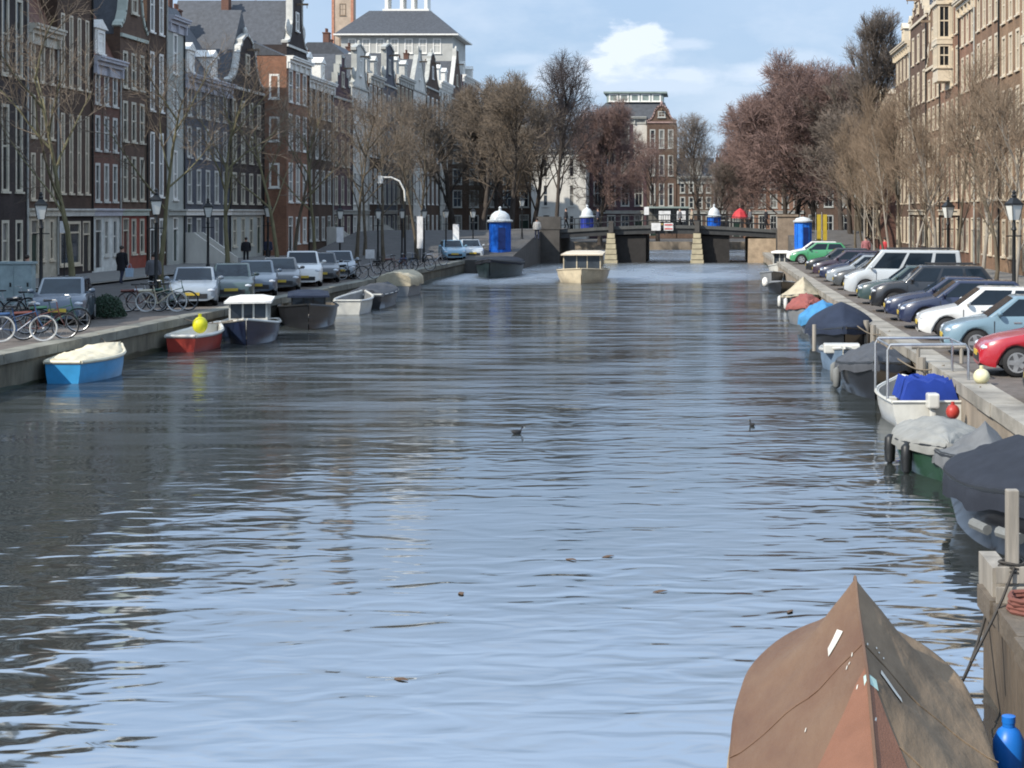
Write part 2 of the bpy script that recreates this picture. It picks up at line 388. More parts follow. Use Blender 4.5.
def house(label, side, a, b, h, wall, gable='cornice', n=4, cols=3, gh=4, frame=WH, trim=WH, ground=None, groundm=None, roofm=SLATE, lat=None, depth=10,
          style='sash', door=DOORG, stoop=False, oriel=False, sidewin=False, roofh=None, dormer=True, seed=0, name='canal_house', awning=None, wfrac=.64, cornm=None, g0=3.7, detail=True, chim=True):
    r = random.Random(seed*13 + int(a*7)); w = b - a
    if side == 'W': loc, rot = (lat if lat is not None else -34, a, Q), R(90)
    elif side == 'E': loc, rot = (lat if lat is not None else 17, b, Q), R(-90)
    else: loc, rot = (a, lat, Q), 0
    root = thing(name, label, 'house', loc, rot, {'W':'houses along the west quay','E':'houses along the east quay','N':'houses closing the view beyond the bridge'}[side])
    cornm = cornm or trim
    # storeys
    fl = [g0]; rest = h - g0 - .55; q = [1.0 - .09*i for i in range(n-1)]; t = sum(q) or 1
    for x in q: fl.append(fl[-1] + rest*x/t)
    ww = min(1.25, (w-.5)/cols*wfrac); pitch = (w-.3)/cols
    cx = [.15 + pitch*(i+.5) - ww/2 for i in range(cols)]
    bands = []; wins = []
    # ground band
    ops = []
    dcol = 0 if r.random() < .5 else cols-1
    if ground == 'shop':
        dx = .3 if dcol == 0 else w-1.35
        sx0, sx1 = (1.6, w-.3) if dcol == 0 else (.3, w-1.65)
        ops.append((dx, dx+1.05, .25, 3.0, 'door'))
        if sx1-sx0 > .6: ops.append((sx0, sx1, .65, 3.0, 'shop'))
    else:
        for i, x in enumerate(cx):
            if i == dcol: ops.append((x-.02, x+max(ww,.95), .35 if not stoop else 1.6, 3.15, 'door'))
            else: ops.append((x, x+ww, 1.0, 3.1, style))
    ops.sort(); bands.append((0, g0, ops, 1))
    for i in range(n-1):
        z0, z1 = fl[i], fl[i+1]; fh = z1-z0
        bands.append((z0, z1 if i < n-2 else h, [(x, x+ww, z0+fh*.14, z0+fh*.14+fh*.74, style) for x in cx], 0))
    m = MB(); rv = .17
    for z0, z1, ops, mi in bands:
        x = 0
        for (x0, x1, o0, o1, k) in ops:
            if x0 > x: m.quad((x,0,z0),(x0,0,z0),(x0,0,z1),(x,0,z1),mi)
            m.quad((x0,0,z0),(x1,0,z0),(x1,0,o0),(x0,0,o0),mi); m.quad((x0,0,o1),(x1,0,o1),(x1,0,z1),(x0,0,z1),mi)
            m.quad((x0,0,o0),(x0,rv,o0),(x0,rv,o1),(x0,0,o1),mi); m.quad((x1,0,o0),(x1,rv,o0),(x1,rv,o1),(x1,0,o1),mi)
            m.quad((x0,0,o0),(x1,0,o0),(x1,rv,o0),(x0,rv,o0),mi); m.quad((x0,0,o1),(x1,0,o1),(x1,rv,o1),(x0,rv,o1),mi)
            m.quad((x0,rv,o0),(x1,rv,o0),(x1,rv,o1),(x0,rv,o1),mi)
            x = x1
        m.quad((x,0,z0),(w,0,z0),(w,0,z1),(x,0,z1),mi)
    e = .004
    m.quad((e,0,0),(e,depth,0),(e,depth,h),(e,0,h)); m.quad((w-e,0,0),(w-e,depth,0),(w-e,depth,h),(w-e,0,h)); m.quad((0,depth,0),(w,depth,0),(w,depth,h),(0,depth,h)); m.quad((0,0,h),(w,0,h),(w,depth,h),(0,depth,h))
    m.build('wall', [wall, groundm or wall], root, recalc=False)
    for z0, z1, ops, mi in bands:
        for (x0, x1, o0, o1, k) in ops:
            if k == 'door':
                d = MB(); hh = o1-o0; fan = hh*.74; d.box(.09,.09,0,x1-x0-.09,.14,fan-.05)
                for zz in (.15, fan*.52): d.box(.2,.075,zz,x1-x0-.2,.09,zz+fan*.36)
                do = d.build('door', door, root, (x0,0,o0))
                f = MB(); f.box(0,-.015,0,.09,.12,hh); f.box(x1-x0-.09,-.015,0,x1-x0,.12,hh); f.box(.09,-.015,hh-.09,x1-x0-.09,.12,hh); f.box(.09,-.01,fan-.05,x1-x0-.09,.12,fan+.03)
                f.build('door_frame', frame, do)
                g = MB(); g.box(.09,.085,fan+.03,x1-x0-.09,.1,hh-.09); g.build('fanlight', GLASS2, do)
            else: add_window(root, x0, o0, x1-x0, o1-o0, k, frame, pick_glass(r))
    if groundm is not None or ground == 'shop' or r.random() < .4:
        c = MB(); c.box(.01,-.16,g0-.42,w-.01,.02,g0-.12); c.box(.01,-.26,g0-.12,w-.01,.02,g0-.02); c.build('shopfront_cornice', trim if groundm is None else cornm, root)
    if side != 'N':
        c = MB(); c.tube([(w-.07,-.07,.2),(w-.07,-.07,h-.5)], .055, 6); c.build('drainpipe', IRON if r.random() < .6 else GREYW, root)
    if awning:
        c = MB(); c.add([(.2,-.03,3.1),(w-.2,-.03,3.1),(w-.2,-1.5,2.5),(.2,-1.5,2.5),(.2,-.03,3.07),(w-.2,-.03,3.07),(w-.2,-1.5,2.22),(.2,-1.5,2.22)], [(0,1,2,3),(7,6,5,4),(3,2,6,7),(0,3,7,4),(1,2,6,5)]); c.build('awning', awning, root)
    if stoop:
        c = MB(); x0 = cx[dcol]-.25; x1 = x0+1.55; ns = 8
        for i in range(ns): c.box(x0, -.28*(ns-i)-.5, 0, x1, -.28*(ns-i-1)-.5, 1.6*(i+1)/ns)
        c.box(x0, -.5, 0, x1, 0, 1.6); c.build('stoop', STONE, root)
        for xs in (x0-.22, x1+.02):
            c = MB(); c.prism([(0,0),(2.9,0),(2.9,2.15),(2.3,2.15),(.1,.55),(0,.5)], 0, .2)
            c.v = [(xs+y, x-2.9, z) for x, y, z in c.v]; c.build('stoop_wall', OFFW, root)
    if gable == 'cornice':
        c = MB(); c.box(-.0+.01,-.10,h-.95,w-.01,.0,h-.45); c.box(.01,-.28,h-.45,w-.01,.1,h-.22); c.box(.01,-.48,h-.22,w-.01,.1,h-.06); c.box(.01,-.55,h-.06,w-.01,.1,h+.05)
        nb = max(3, int(w/1.2))
        for i in range(nb): xx = .15+(w-.3)*i/(nb-1); c.box(xx-.08,-.27,h-.93,xx+.08,-.09,h-.45)
        c.build('cornice', cornm, root)
        rh = roofh or 2.6
        f = MB(); f.prism([(.25,h+.05),(depth-.2,h+.05),(depth*.62,h+rh),(depth*.38,h+rh)], .02, w-.02); f.v = [(y, x, z) for x, y, z in f.v]
        ro = f.build('roof', roofm, root)
        if dormer:
            nd = 1 if w < 6.5 else 2
            for i in range(nd):
                xc = w*(i+.5)/nd; dw = min(1.1, w*.3); d = MB(); s_ = (depth*.38-.25)/rh
                d.box(xc-dw/2-.2,.35,h+.1,xc+dw/2+.2,2.2,h+1.75); d.prism([(xc-dw/2-.38,h+1.75),(xc+dw/2+.38,h+1.75),(xc,h+2.3)],.22,2.4)
                do = d.build('dormer', trim, root); add_window(do, xc-dw/2, h+.35, dw, 1.3, 'cross', trim, GLASS, y=.30)
    else:
        ol = [(x, z+h) for x, z in gable_outline(gable, w, gh)]
        g = MB(); g.prism(ol, .0, .38); g.build('gable', wall, root)
        tr = MB(); t = .13
        for i in range(1, len(ol)-2 if gable != 'x' else 0):
            p, q_ = Vector((ol[i][0],0,ol[i][1])), Vector((ol[i+1][0],0,ol[i+1][1]))
            d = q_-p
            if d.length < .02: continue
            d.normalize(); nn = Vector((-d.z,0,d.x)); p2 = p - d*.05; q2 = q_ + d*.05
            pts = [p2 - nn*t, q2 - nn*t, q2 + nn*.07, p2 + nn*.07]
            tr.hexa([(a_.x,-.09,a_.z) for a_ in pts], [(a_.x,.46,a_.z) for a_ in pts])
        if gable == 'neck':
            for sx_ in (0, 1):
                xx = w*.12 if sx_ == 0 else w*.88; tr.ball(xx, .1, h+gh*.30, w*.09, .16, gh*.13, 10, 6)
            tr.ball(w/2,.15,h+gh*1.03,.16,.16,.28,8,6)
        if gable == 'step':
            pass
        if gable in ('bell','spout'): tr.ball(w/2,.15,h+gh+.2,.2,.18,.34,8,6)
        tr.box(.02,-.13,h-.12,w-.02,.0,h+.08)
        tr.build('gable_trim', trim, root)
        aw = min(1.0, w*.26); add_window(root, w/2-aw/2, h+gh*.28, aw, min(1.6, gh*.36), 'sash', frame, GLASS, y=-.07)
        rh = roofh or gh*.78
        f = MB(); f.prism([(.06,h+.02),(w-.06,h+.02),(w/2,h+rh)], .40, depth); ro = f.build('roof', roofm, root)
        hb = MB(); hb.box(w/2-.07,-.95,h+gh*.70,w/2+.07,.1,h+gh*.70+.16); hb.tube([(w/2,-.85,h+gh*.70),(w/2,-.85,h+gh*.70-.25)],.03,5); hb.build('hoist_beam', WOOD, root)
    if chim:
        for i in range(1 + (w > 5)):
            xc = w*r.uniform(.12,.3) if i == 0 else w*r.uniform(.7,.9); yc = depth*r.uniform(.4,.6); top = h + (rh if gable == 'cornice' else rh*.8) + r.uniform(.5,1.1)
            c = MB(); c.box(xc-.4,yc-.3,h+.3,xc+.4,yc+.3,top); c.box(xc-.46,yc-.36,top,xc+.46,yc+.36,top+.12)
            for s_ in (-.2,.2): c.lathe([(.1,0),(.12,.4),(.08,.42)],8,xc+s_,yc,top+.12)
            c.build('chimney', BR_RED if wall != BR_RED else BR_MID, ro)
    if oriel:
        z0, z1 = oriel; x0, x1 = w*.5-1.15, w*.5+1.15; o = MB()
        o.box(x0,-1.0,z0,x1,0,z0+.85); o.box(x0-.08,-1.08,z0+.85,x1+.08,0,z0+.95); zm = (z0+z1)/2
        for xx in (x0, x1-.12): o.box(xx,-1.0,z0+.95,xx+.12,-.88,z1); o.box(xx,-.12,z0+.95,xx+.12,0,z1)
        o.box(x0+.3,-.86,z0+.95,x1-.3,-.1,z1,1)
        o.box(x0-.08,-1.08,zm-.1,x1+.08,0,zm+.3); o.box(x0-.12,-1.15,z1,x1+.12,.05,z1+.25); o.prism([(x0,z0-.5),(x0,z0),(x1,z0),(x1,z0-.5)],-.15,0)
        ob = o.build('oriel', [CREAM, DARK], root)
        for zz, hh in ((z0+.95, zm-z0-1.05), (zm+.3, z1-zm-.3)):
            for i in range(3): add_window(ob, x0+.12+i*(x1-x0-.24)/3, zz, (x1-x0-.24)/3, hh, 'cross', CREAM, GLASS3, y=-1.0)
            add_window(ob, x1, zz, .88, hh, 'cross', CREAM, GLASS, y=-1.0, rot=R(90))
            add_window(ob, x0, zz, .88, hh, 'cross', CREAM, GLASS, y=-.12, rot=R(-90))
    if sidewin:                                            # windows in the flank that looks down the canal
        for z in sidewin:
            if side == 'W': add_window(root, 0, z, .8, 1.9, 'cross', WH, GLASS, y=1.35, rot=R(-90))
            else: add_window(root, w, z, .9, 1.9, 'cross', frame, GLASS, y=.6, rot=R(90))
    return root

WH2 = mat('dull_white_paint', (.50,.49,.45), .55, var=.2, scale=2); CREAM2 = mat('yellowed_white_paint', (.50,.46,.37), .55, var=.2, scale=2)
HW = [
 ('dark brown canal house by the water at the near end of the shaded west row', 30, 38, 15, BR_DARK, dict(gable='cornice', cols=4)),
 ('red brown step gabled house second from the near end of the west row', 38, 46, 13.5, BR_RED, dict(gable='step', gh=5, cols=4)),
 ('dark brown flat corniced house third from the near end of the west row', 46, 53.5, 15.5, BR_DARK, dict(cols=3)),
 ('grey plastered bell gabled house fourth from the near end of the west row', 53.5, 60, 13.8, GREYP, dict(gable='bell', gh=4.5)),
 ('dark brick house with cream sashes left of the lamp post on the west quay', 60, 67, 18.5, BR_BLACK, dict(cols=3, wfrac=.55)),
 ('near black brick house with paired white sashes at the left border of the photo', 67, 74, 17.5, BR_DARK, dict(gable='neck', gh=5, cols=3)),
 ('tall dark brown house with two columns of bright white sashes, leftmost in the photo', 74, 80.6, 20, BR_BLACK, dict(cols=4, wfrac=.55)),
 ('brown house with a deep beige cornice board and a beige painted ground floor', 80.6, 84.4, 13.0, BR_MID, dict(cols=3, wfrac=.5, groundm=mat('beige_plaster',(.42,.38,.30),.8), roofm=TILE, trim=CREAM, cornm=mat('beige_board',(.5,.46,.38),.6), frame=CREAM, roofh=8, seed=3, dormer=False)),
 ('brown house over a dark shopfront behind the greenish tree trunk', 84.4, 89.2, 20, BR_DARK, dict(cols=4, wfrac=.48, ground='shop', groundm=BR_BLACK, door=DOORB, frame=CREAM)),
 ('house with a lilac grey cornice over a white painted ground floor', 89.2, 93.5, 12.2, BR_RED, dict(cols=3, wfrac=.58, groundm=mat('white_plaster',(.55,.56,.53),.8), cornm=LILAC, roofm=TILE, roofh=8, door=DOORB, seed=2)),
 ('red and brown house with a pale green gable and an arched red entrance', 93.5, 98, 13.9, BR_MID, dict(gable='bell', gh=5.2, cols=3, wfrac=.6, groundm=REDP, door=DOORR, trim=PALEGREEN)),
 ('narrow brown house with white door frame beside the grey plastered wall', 98, 101.6, 19, BR_DARK, dict(cols=2, wfrac=.5, stoop=False, frame=WH, door=DOORB)),
 ('pale grey plastered narrow house with a grey gutter and few windows', 101.6, 105, 16.0, GREYP, dict(cols=1, wfrac=.3, trim=GREYP, cornm=LILAC, dormer=False, roofh=1.5)),
 ('wide blue grey house with a pale cornice, white roof dormers and high stoop', 105, 115.2, 12.6, BLUEGREY, dict(cols=5, wfrac=.5, stoop=True, roofh=5.5, cornm=LILAC, seed=4)),
 ('grey house with a white bell gable under a long dark slate roof', 115.2, 124, 12.6, BR_BLACK, dict(gable='bell', gh=4.2, cols=4, wfrac=.5, roofh=6.0, groundm=GREYP)),
 ('brick house jutting forward with a sunlit red flank and white flank windows', 124.02, 130.9, 15.6, BR_ORANGE, dict(lat=-32.2, cols=3, sidewin=(5.4, 9.0, 12.3), dormer=False, roofh=1.6, door=DOORB)),
 ('dark neck gabled house just past the red flank', 131, 137.6, 17.2, BR_BLACK, dict(gable='neck', gh=5.2, cols=3)),
 ('brown corniced house between the dark neck gable and the white step gable', 137.6, 147.3, 15.2, BR_DARK, dict(cols=4, cornm=WH, wfrac=.5, seed=1)),
 ('dark house with a white trimmed step gable level with the bridge', 147.3, 155.4, 14.2, BR_PURPLE, dict(gable='step', gh=4.0, cols=3, trim=GREYW)),
 ('white plastered neck gabled house just beyond the bridge on the left', 155.4, 163, 15.8, OFFW, dict(gable='neck', gh=4.4, cols=3, trim=GREYW)),
 ('brown house with a broad white cornice second beyond the bridge on the left', 163, 170, 17.6, BR_DARK, dict(cols=3, roofh=3.2)),
 ('blue grey neck gabled house beyond the bridge', 170, 178, 17.2, BLUEGREY, dict(gable='neck', gh=4.6, cols=3, trim=GREYW)),
 ('brown house with a white cornice and white dormers beyond the bridge', 178, 188, 18.8, BR_MID, dict(cols=4)),
 ('pale plastered spout gabled house far along the west row', 188, 197, 18, OFFW, dict(gable='spout', trim=GREYW, gh=5.0, cols=3)),
 ('dark bell gabled house far along the west row', 197, 207, 19, BR_DARK, dict(gable='bell', trim=GREYW, gh=4.6, cols=3)),
 ('tall white corniced house with a sunlit white flank far along the west row', 207, 217, 20.5, OFFW, dict(cols=4)),
 ('brown house with a white spire-like gable near the far end of the west row', 217, 227, 19, BR_MID, dict(gable='spout', gh=7, cols=3)),
 ('tall purple brown house ending the west row', 227, 243, 23, BR_PURPLE, dict(cols=5, n=6)),
]
for i, (lb, a, b, h, wl, kw) in enumerate(HW):
    kw.setdefault('seed', i); kw.setdefault('frame', (WH, WH2, CREAM2, WH)[i % 4]); kw.setdefault('trim', (WH2, WH)[i % 2])
    if i in (17, 20, 22): kw.setdefault('stoop', True)
    house(lb, 'W', a, b, h, wl, **kw)
HE = [
 ('warm brown brick house at the near end of the sunlit east row', 58, 66, 17, BR_WARM, dict(gable='step', gh=4.5)),
 ('tan brick house second from the near end of the sunlit east row', 66, 74.5, 17.5, BR_TAN, dict()),
 ('rose brown brick house third from the near end of the sunlit east row', 74.5, 83, 18, BR_ROSE, dict(oriel=(8,16))),
 ('tan brick house with tall cream sashes at the right border of the photo', 83, 91.3, 17, BR_TAN, dict(cols=4, gable='neck', gh=5)),
 ('warm brown house with a heavy cream cornice left of the border house', 91.3, 99.5, 17.6, BR_WARM, dict(cols=4, gable='bell', gh=4.6)),
 ('narrow brown house with cream brackets beside the oriel house', 99.5, 105.5, 17.2, BR_ROSE, dict(cols=3)),
 ('rose brick house with a tall cream oriel window high on its front', 105.5, 114, 18.6, BR_ROSE, dict(cols=4, oriel=(12.4, 17.6), gable='cornice')),
 ('grey brown house with white balcony frames between oriel and corner house', 114, 121, 14.2, BR_WARM, dict(cols=3, gable='neck', gh=4.6, roofh=3.4)),
 ('tall brown corner house with a white dormer beside the bridge on the right', 121, 130.5, 18.4, BR_MID, dict(cols=3, sidewin=(10, 14), gable='step', gh=2.4, roofh=2.2)),
 ('brown corner house with cream windows nearest the bridge on the right', 130.5, 140.5, 17.5, BR_MID, dict(cols=4, roofh=3.4)),
 ('low brown house with a white cornice just beyond the bridge on the right', 153, 163, 13.2, BR_RED, dict(cols=4, roofm=TILE)),
 ('brown brick house second beyond the bridge on the right', 163, 173, 14, BR_MID, dict(cols=4)),
]
for i, (lb, a, b, h, wl, kw) in enumerate(HE):
    kw.setdefault('seed', i+50); kw.setdefault('frame', CREAM); kw.setdefault('trim', CREAM); kw.setdefault('n', 5); kw.setdefault('wfrac', .55)
    house(lb, 'E', a, b, h, wl, **kw)
HN = [
 ('brown corniced house behind the brown trees at the left end beyond the bridge', -34, -22.5, 214, 15, BR_DARK, dict(cols=5, n=5)),
 #  # facing down the canal from the far quay: x0, x1, distance
 ('white plastered house behind the tall bare tree beyond the bridge', -22.2, -15.1, 208, 11.6, OFFW, dict(cols=2, wfrac=.22, n=3, cornm=OFFW, frame=OFFW, roofh=2.2, dormer=False)),
 ('broad dark house with a glazed attic storey and green roof behind the bridge', -15.0, -7.4, 214, 16.2, BR_PURPLE, dict(cols=4, roofh=.6, dormer=False, chim=False)),
 ('brown brick house with a round pinkish gable beside the glazed attic', -7.3, -3.4, 212, 15.4, BR_MID, dict(gable='bell', gh=2.3, cols=3, roofh=1.5, trim=mat('pink_stone',(.30,.205,.185),.8))),
 ('low dark brick house behind the bridge left of centre', -3.3, 1.6, 212, 8.2, BR_MID, dict(cols=4, n=3, gable='cornice')),
 ('low brown house with a dark shopfront behind the blue cabin on the bridge', 1.7, 5.4, 212, 7.6, BR_BLACK, dict(cols=3, n=2, ground='shop')),
 ('rose brick house with white windows behind the red parasol', 5.5, 13.5, 212, 9.0, BR_ROSE, dict(cols=5, n=3)),
 ('brown house under the large reddish tree behind the bridge', 13.6, 24, 212, 10.5, BR_MID, dict(cols=5, n=3)),
]
for i, (lb, a, b, y, h, wl, kw) in enumerate(HN):
    kw.setdefault('seed', i+80); kw.setdefault('frame', GREYW); kw.setdefault('trim', GREYW); house(lb, 'N', a, b, h, wl, lat=y, **kw)
# glazed attic on the broad dark house
rt = thing('attic_pavilion', 'grey mansard pavilion with a band of white attic windows on the broad dark house', 'roof pavilion', (-15.2, 214, Q)); rt.scale = (1.40, 1, .94)
m = MB(); m.hexa([(0,.2,16.8),(7.6,.2,16.8),(7.6,9,16.8),(0,9,16.8)], [(1.6,1.5,19.4),(7.3,1.5,19.4),(7.3,8,19.4),(1.6,8,19.4)]); m.build('roof', SLATE, rt)
m = MB(); m.box(1.7,1.3,19.4,7.1,8,20.7); m.build('wall', mat('grey_green_metal',(.22,.27,.25),.5), rt)
m = MB(); m.box(1.4,1.0,20.7,7.5,8.4,20.95); m.build('roof_slab', mat('grey_green_metal',(.22,.27,.25),.5), rt)
for i in range(5): add_window(rt, 1.9+i*1.03, 19.55, .9, 1.05, 'plain', WH, GLASS2, y=1.26)
m = MB(); m.box(4.3,-.03,11.6,7.5,.0,16.2); m.build('side_panel', OFFW, rt)
# the large hipped block rising behind the west row, and the church tower
rt = thing('warehouse', 'large white block with a hipped slate roof rising behind the west row', 'building', (-51, 226, Q))
m = MB(); m.box(0,0,0,15.8,12,28.6); m.build('wall', mat('pale_grey_render',(.40,.40,.375),.8,var=.15,scale=.6), rt)
m = MB(); m.hexa([(-.8,-.8,28.6),(16.6,-.8,28.6),(16.6,12.8,28.6),(-.8,12.8,28.6)], [(3.2,3.8,32.4),(12.0,3.8,32.4),(12.0,8.2,32.4),(3.2,8.2,32.4)]); m.build('roof', SLATE, rt)
m = MB(); m.box(-.9,-.9,28.4,16.7,12.9,28.597); m.build('cornice', WH, rt)
for i in range(7):
    add_window(rt, 1.0+i*2.0, 25.9, 1.15, 2.1, 'cross', WH, GLASS, y=-.05)
    add_window(rt, 1.0+i*2.0, 22.3, 1.15, 2.1, 'cross', WH, GLASS, y=-.05)
cu = MB(); cu.box(4.9,4.8,32.3,11.6,8,32.8)
for x in (5.2, 7.4, 9.0, 10.9): cu.box(x,5,32.1,x+.45,7.8,35)
cu.box(4.9,4.8,35,11.6,8,35.5); cu.hexa([(4.9,4.8,35.5),(11.6,4.8,35.5),(11.6,8,35.5),(4.9,8,35.5)], [(7,6,38),(9.5,6,38),(9.5,7,38),(7,7,38)])
cu.build('cupola', WH, rt)
rt = thing('church_tower', 'pale brick church tower with reddish corners rising behind the slate roof', 'church tower', (-81, 350, Q))
m = MB(); m.box(.5,0,0,4.3,4.5,54); m.build('wall', mat('pale_tower_stone',(.42,.33,.25),.9,var=.3,scale=.4), rt)
for x in (0, 4.2):
    m = MB(); m.box(x,-.15,0,x+.55,.4,54); m.build('corner_pilaster', mat('reddish_stone',(.42,.2,.13),.9), rt)
for z in (46.5, 40): add_window(rt, 1.7, z, 1.4, 2.6, 'cross', WOOD, GLASS, y=-.06)
m = MB(); m.box(-.3,-.4,54,5.1,4.9,55); m.build('cornice', OFFW, rt)
m = MB(); m.hexa([(0,0,55),(4.8,0,55),(4.8,4.5,55),(0,4.5,55)], [(2.2,2,72),(2.6,2,72),(2.6,2.4,72),(2.2,2.4,72)]); m.build('spire', SLATE, rt)
# ------------------------------------------------------------------ trees
BARK = mat('elm_bark', (.10,.082,.058), .95, var=.4, scale=5, stretch=(1,1,.3), bump=.02, bscale=14)
BARKG = mat('greenish_bark', (.15,.135,.075), .95, var=.35, scale=5, stretch=(1,1,.3), bump=.02, bscale=14)
BARKD = mat('dark_bark', (.055,.045,.038), .95, var=.4, scale=5, stretch=(1,1,.3))
TW_BROWN = mat('brown_twigs', (.150,.118,.088), .95, var=.35, scale=.9)
TW_TAN = mat('tan_twigs', (.215,.160,.112), .95, var=.3, scale=.9)
TW_RED = mat('reddish_twigs', (.195,.130,.112), .95, var=.35, scale=.5)
TW_DARK = mat('dark_twigs', (.075,.062,.06), .95, var=.35, scale=.5)
TW_GREY = mat('grey_brown_twigs', (.165,.135,.112), .95, var=.35, scale=.5)

def grow_tree(seed, h, clear, form, r0, counts, lens, rads, ang, up, wob=.06, lean=(0,0)):
    r = random.Random(seed); T, K = MB(), MB()
    def branch(p, d, L_, rad, lev):
        ns = (6, 5, 4, 3, 2)[lev]; pts = [p]; d = d.normalized(); ds = [d]
        for i in range(ns):
            d = (d + Vector((r.gauss(0,1), r.gauss(0,1), r.gauss(0,.6)))*wob*(1+lev*.5) + Vector((0,0,up[lev]))*(.5 if lev else .1)/ns).normalized()
            p = p + d*(L_/ns); pts.append(p); ds.append(d)
        tip = (.22, .3, .35, .4, .5)[lev]
        rr = [rad*(1-(1-tip)*i/ns) for i in range(ns+1)]
        if lev == 0: rr[0] *= 1.35
        (T if lev < 2 else K).tube(pts, rr, (8, 5, 4, 3, 3)[lev], cap=False)
        if lev+1 >= len(counts)+1: return
        n = counts[lev]; n = int(n*r.uniform(.75, 1.25)+.5)
        for k in range(n):
            t0 = clear/h if lev == 0 else .22
            t = t0 + (1-t0)*((k+r.random())/n)**(.9 if lev else .85); t = min(.99, t); i = min(int(t*ns), ns-1); f = t*ns - i
            q = pts[i].lerp(pts[i+1], f); dd = ds[i+1]
            a = r.uniform(*ang[lev]); az = (k*2.39996 + r.uniform(-.5,.5))
            o = dd.orthogonal().normalized(); o = Matrix.Rotation(az, 3, dd) @ o
            nd = dd*math.cos(a) + o*math.sin(a)
            if lev == 0:
                if form == 'round': ll = lens[0]*(.55+.6*math.sin(math.pi*min(1,max(0,(t-t0)/(1-t0)*.8+.18))))
                elif form == 'vase': ll = lens[0]*(1.15-.65*(t-t0)/(1-t0))
                else: ll = lens[0]*(1.2-.85*(t-t0)/(1-t0))
            else: ll = lens[lev]*(1.1-.55*t)
            branch(q, nd, ll*r.uniform(.75,1.2), min(rads[lev+1]*r.uniform(.8,1.2), rad*.75), lev+1)
    branch(Vector((0,0,-.1)), Vector((lean[0],lean[1],1)), h*.9, r0, 0)
    return T, K
def tree_thing(label, loc, meshes, mats, group, rot=0, sc=1, name='street_tree'):
    t = thing(name, label, 'tree', loc, rot, group); t.scale = (sc if isinstance(sc, tuple) else (sc,)*3)
    for nm, me, m in zip(('trunk','crown'), meshes, mats):
        o = link(nm, me, t); o.material_slots[0].link = 'OBJECT'; o.material_slots[0].material = m
    return t
def tm(*a, **k):
    T, K = grow_tree(*a, **k); return T.mesh('trunk', BARK, smooth=True, recalc=False, ang=60), K.mesh('crown', TW_BROWN, recalc=False)
A1 = [tm(s, 9.6, 3.0, 'vase', .13, c, (4.4, 2.0, 1.15, .8), (0, .050, .022, .011, .007), ((.45,.8),(.4,.8),(.4,.9),(.4,1.0)), (0,.5,.45,.3,.2)) for s, c in ((11, (8,6,5,3)), (12, (10,6,5,3)), (13, (7,7,6,3)))]
A2 = [tm(s, h, cl, 'column', .095, c, (ln, 1.6, 1.1, .75), (0, .036, .017, .010, .007), ((.28,.55),(.2,.55),(.2,.65),(.3,.8)), (0,.9,.9,.8,.6), wob=w) for s, h, cl, c, ln, w in
      ((21, 9.5, 2.6, (13,6,5,3), 3.2, .06), (22, 8.4, 2.2, (10,6,6,3), 3.6, .09), (23, 10.2, 3.0, (12,7,5,3), 2.9, .05), (24, 9.0, 2.8, (9,7,5,3), 3.4, .08), (25, 10.6, 2.5, (14,6,5,2), 2.7, .07))]
# west row: between the parked cars and the street
GW = 'bare street trees along the west quay'
west = [(-22.6, 45, .92, 'greenish trunked bare tree leaning from the left border of the photo'),
        (-23.3, 59.3, 1.0, 'greenish trunked bare tree behind the small car at far left'),
        (-23, 68, .95, 'bare brown tree behind the parked bicycles in front of the red entrance'),
        (-23, 77.5, 1.0, 'bare tree whose trunk stands behind the first silver car of the west row'),
        (-23, 87, 1.0, 'bare tree in front of the brick house with the sunlit flank'),
        (-23, 95.5, .95, 'bare tree behind the white van of the west row'),
        (-22.5, 104, 1.05, 'bare tree left of the curved white street light'),
        (-22.3, 112, 1.0, 'bare tree right of the curved white street light'),
        (-21, 118, 1.1, 'bare tree just behind the large blue domed kiosk'),
        (-22.5, 127, 1.15, 'bare tree beyond the large blue domed kiosk'),
        (-25.5, 100, 1.05, 'bare tree set back towards the houses left of the curved light'),
        (-25.5, 121, 1.1, 'bare tree set back towards the houses behind the blue kiosk'),
        (-25, 134, 1.2, 'bare tree at the corner of the west quay and the bridge')]
for i, (x, y, s_, lb) in enumerate(west):
    tree_thing(lb, (x, y, Q), A1[i % 3], (BARKG if i < 6 else BARK, TW_BROWN), GW, i*1.7, (s_, s_, s_*(1.0)))
GE = 'slim bare trees along the east quay'
for i in range(17):
    y = 45 + i*4.9
    nth = ('nearest','second nearest','third nearest','fourth nearest','fifth nearest','sixth nearest','seventh nearest','eighth nearest','ninth nearest','tenth nearest','eleventh nearest','twelfth nearest','thirteenth nearest','fourteenth nearest','fifteenth nearest','second farthest','farthest')[i]
    tree_thing('%s of the slim upright bare trees behind the east parked cars' % nth, (11.8+rnd.uniform(-.25,.25), y+rnd.uniform(-.6,.6), Q), A2[(i*2) % 5], (WOODG if i % 2 else BARK, TW_TAN), GE, i*2.1, (rnd.uniform(.85,1.1),)*2 + (.92+rnd.uniform(-.1,.1),))
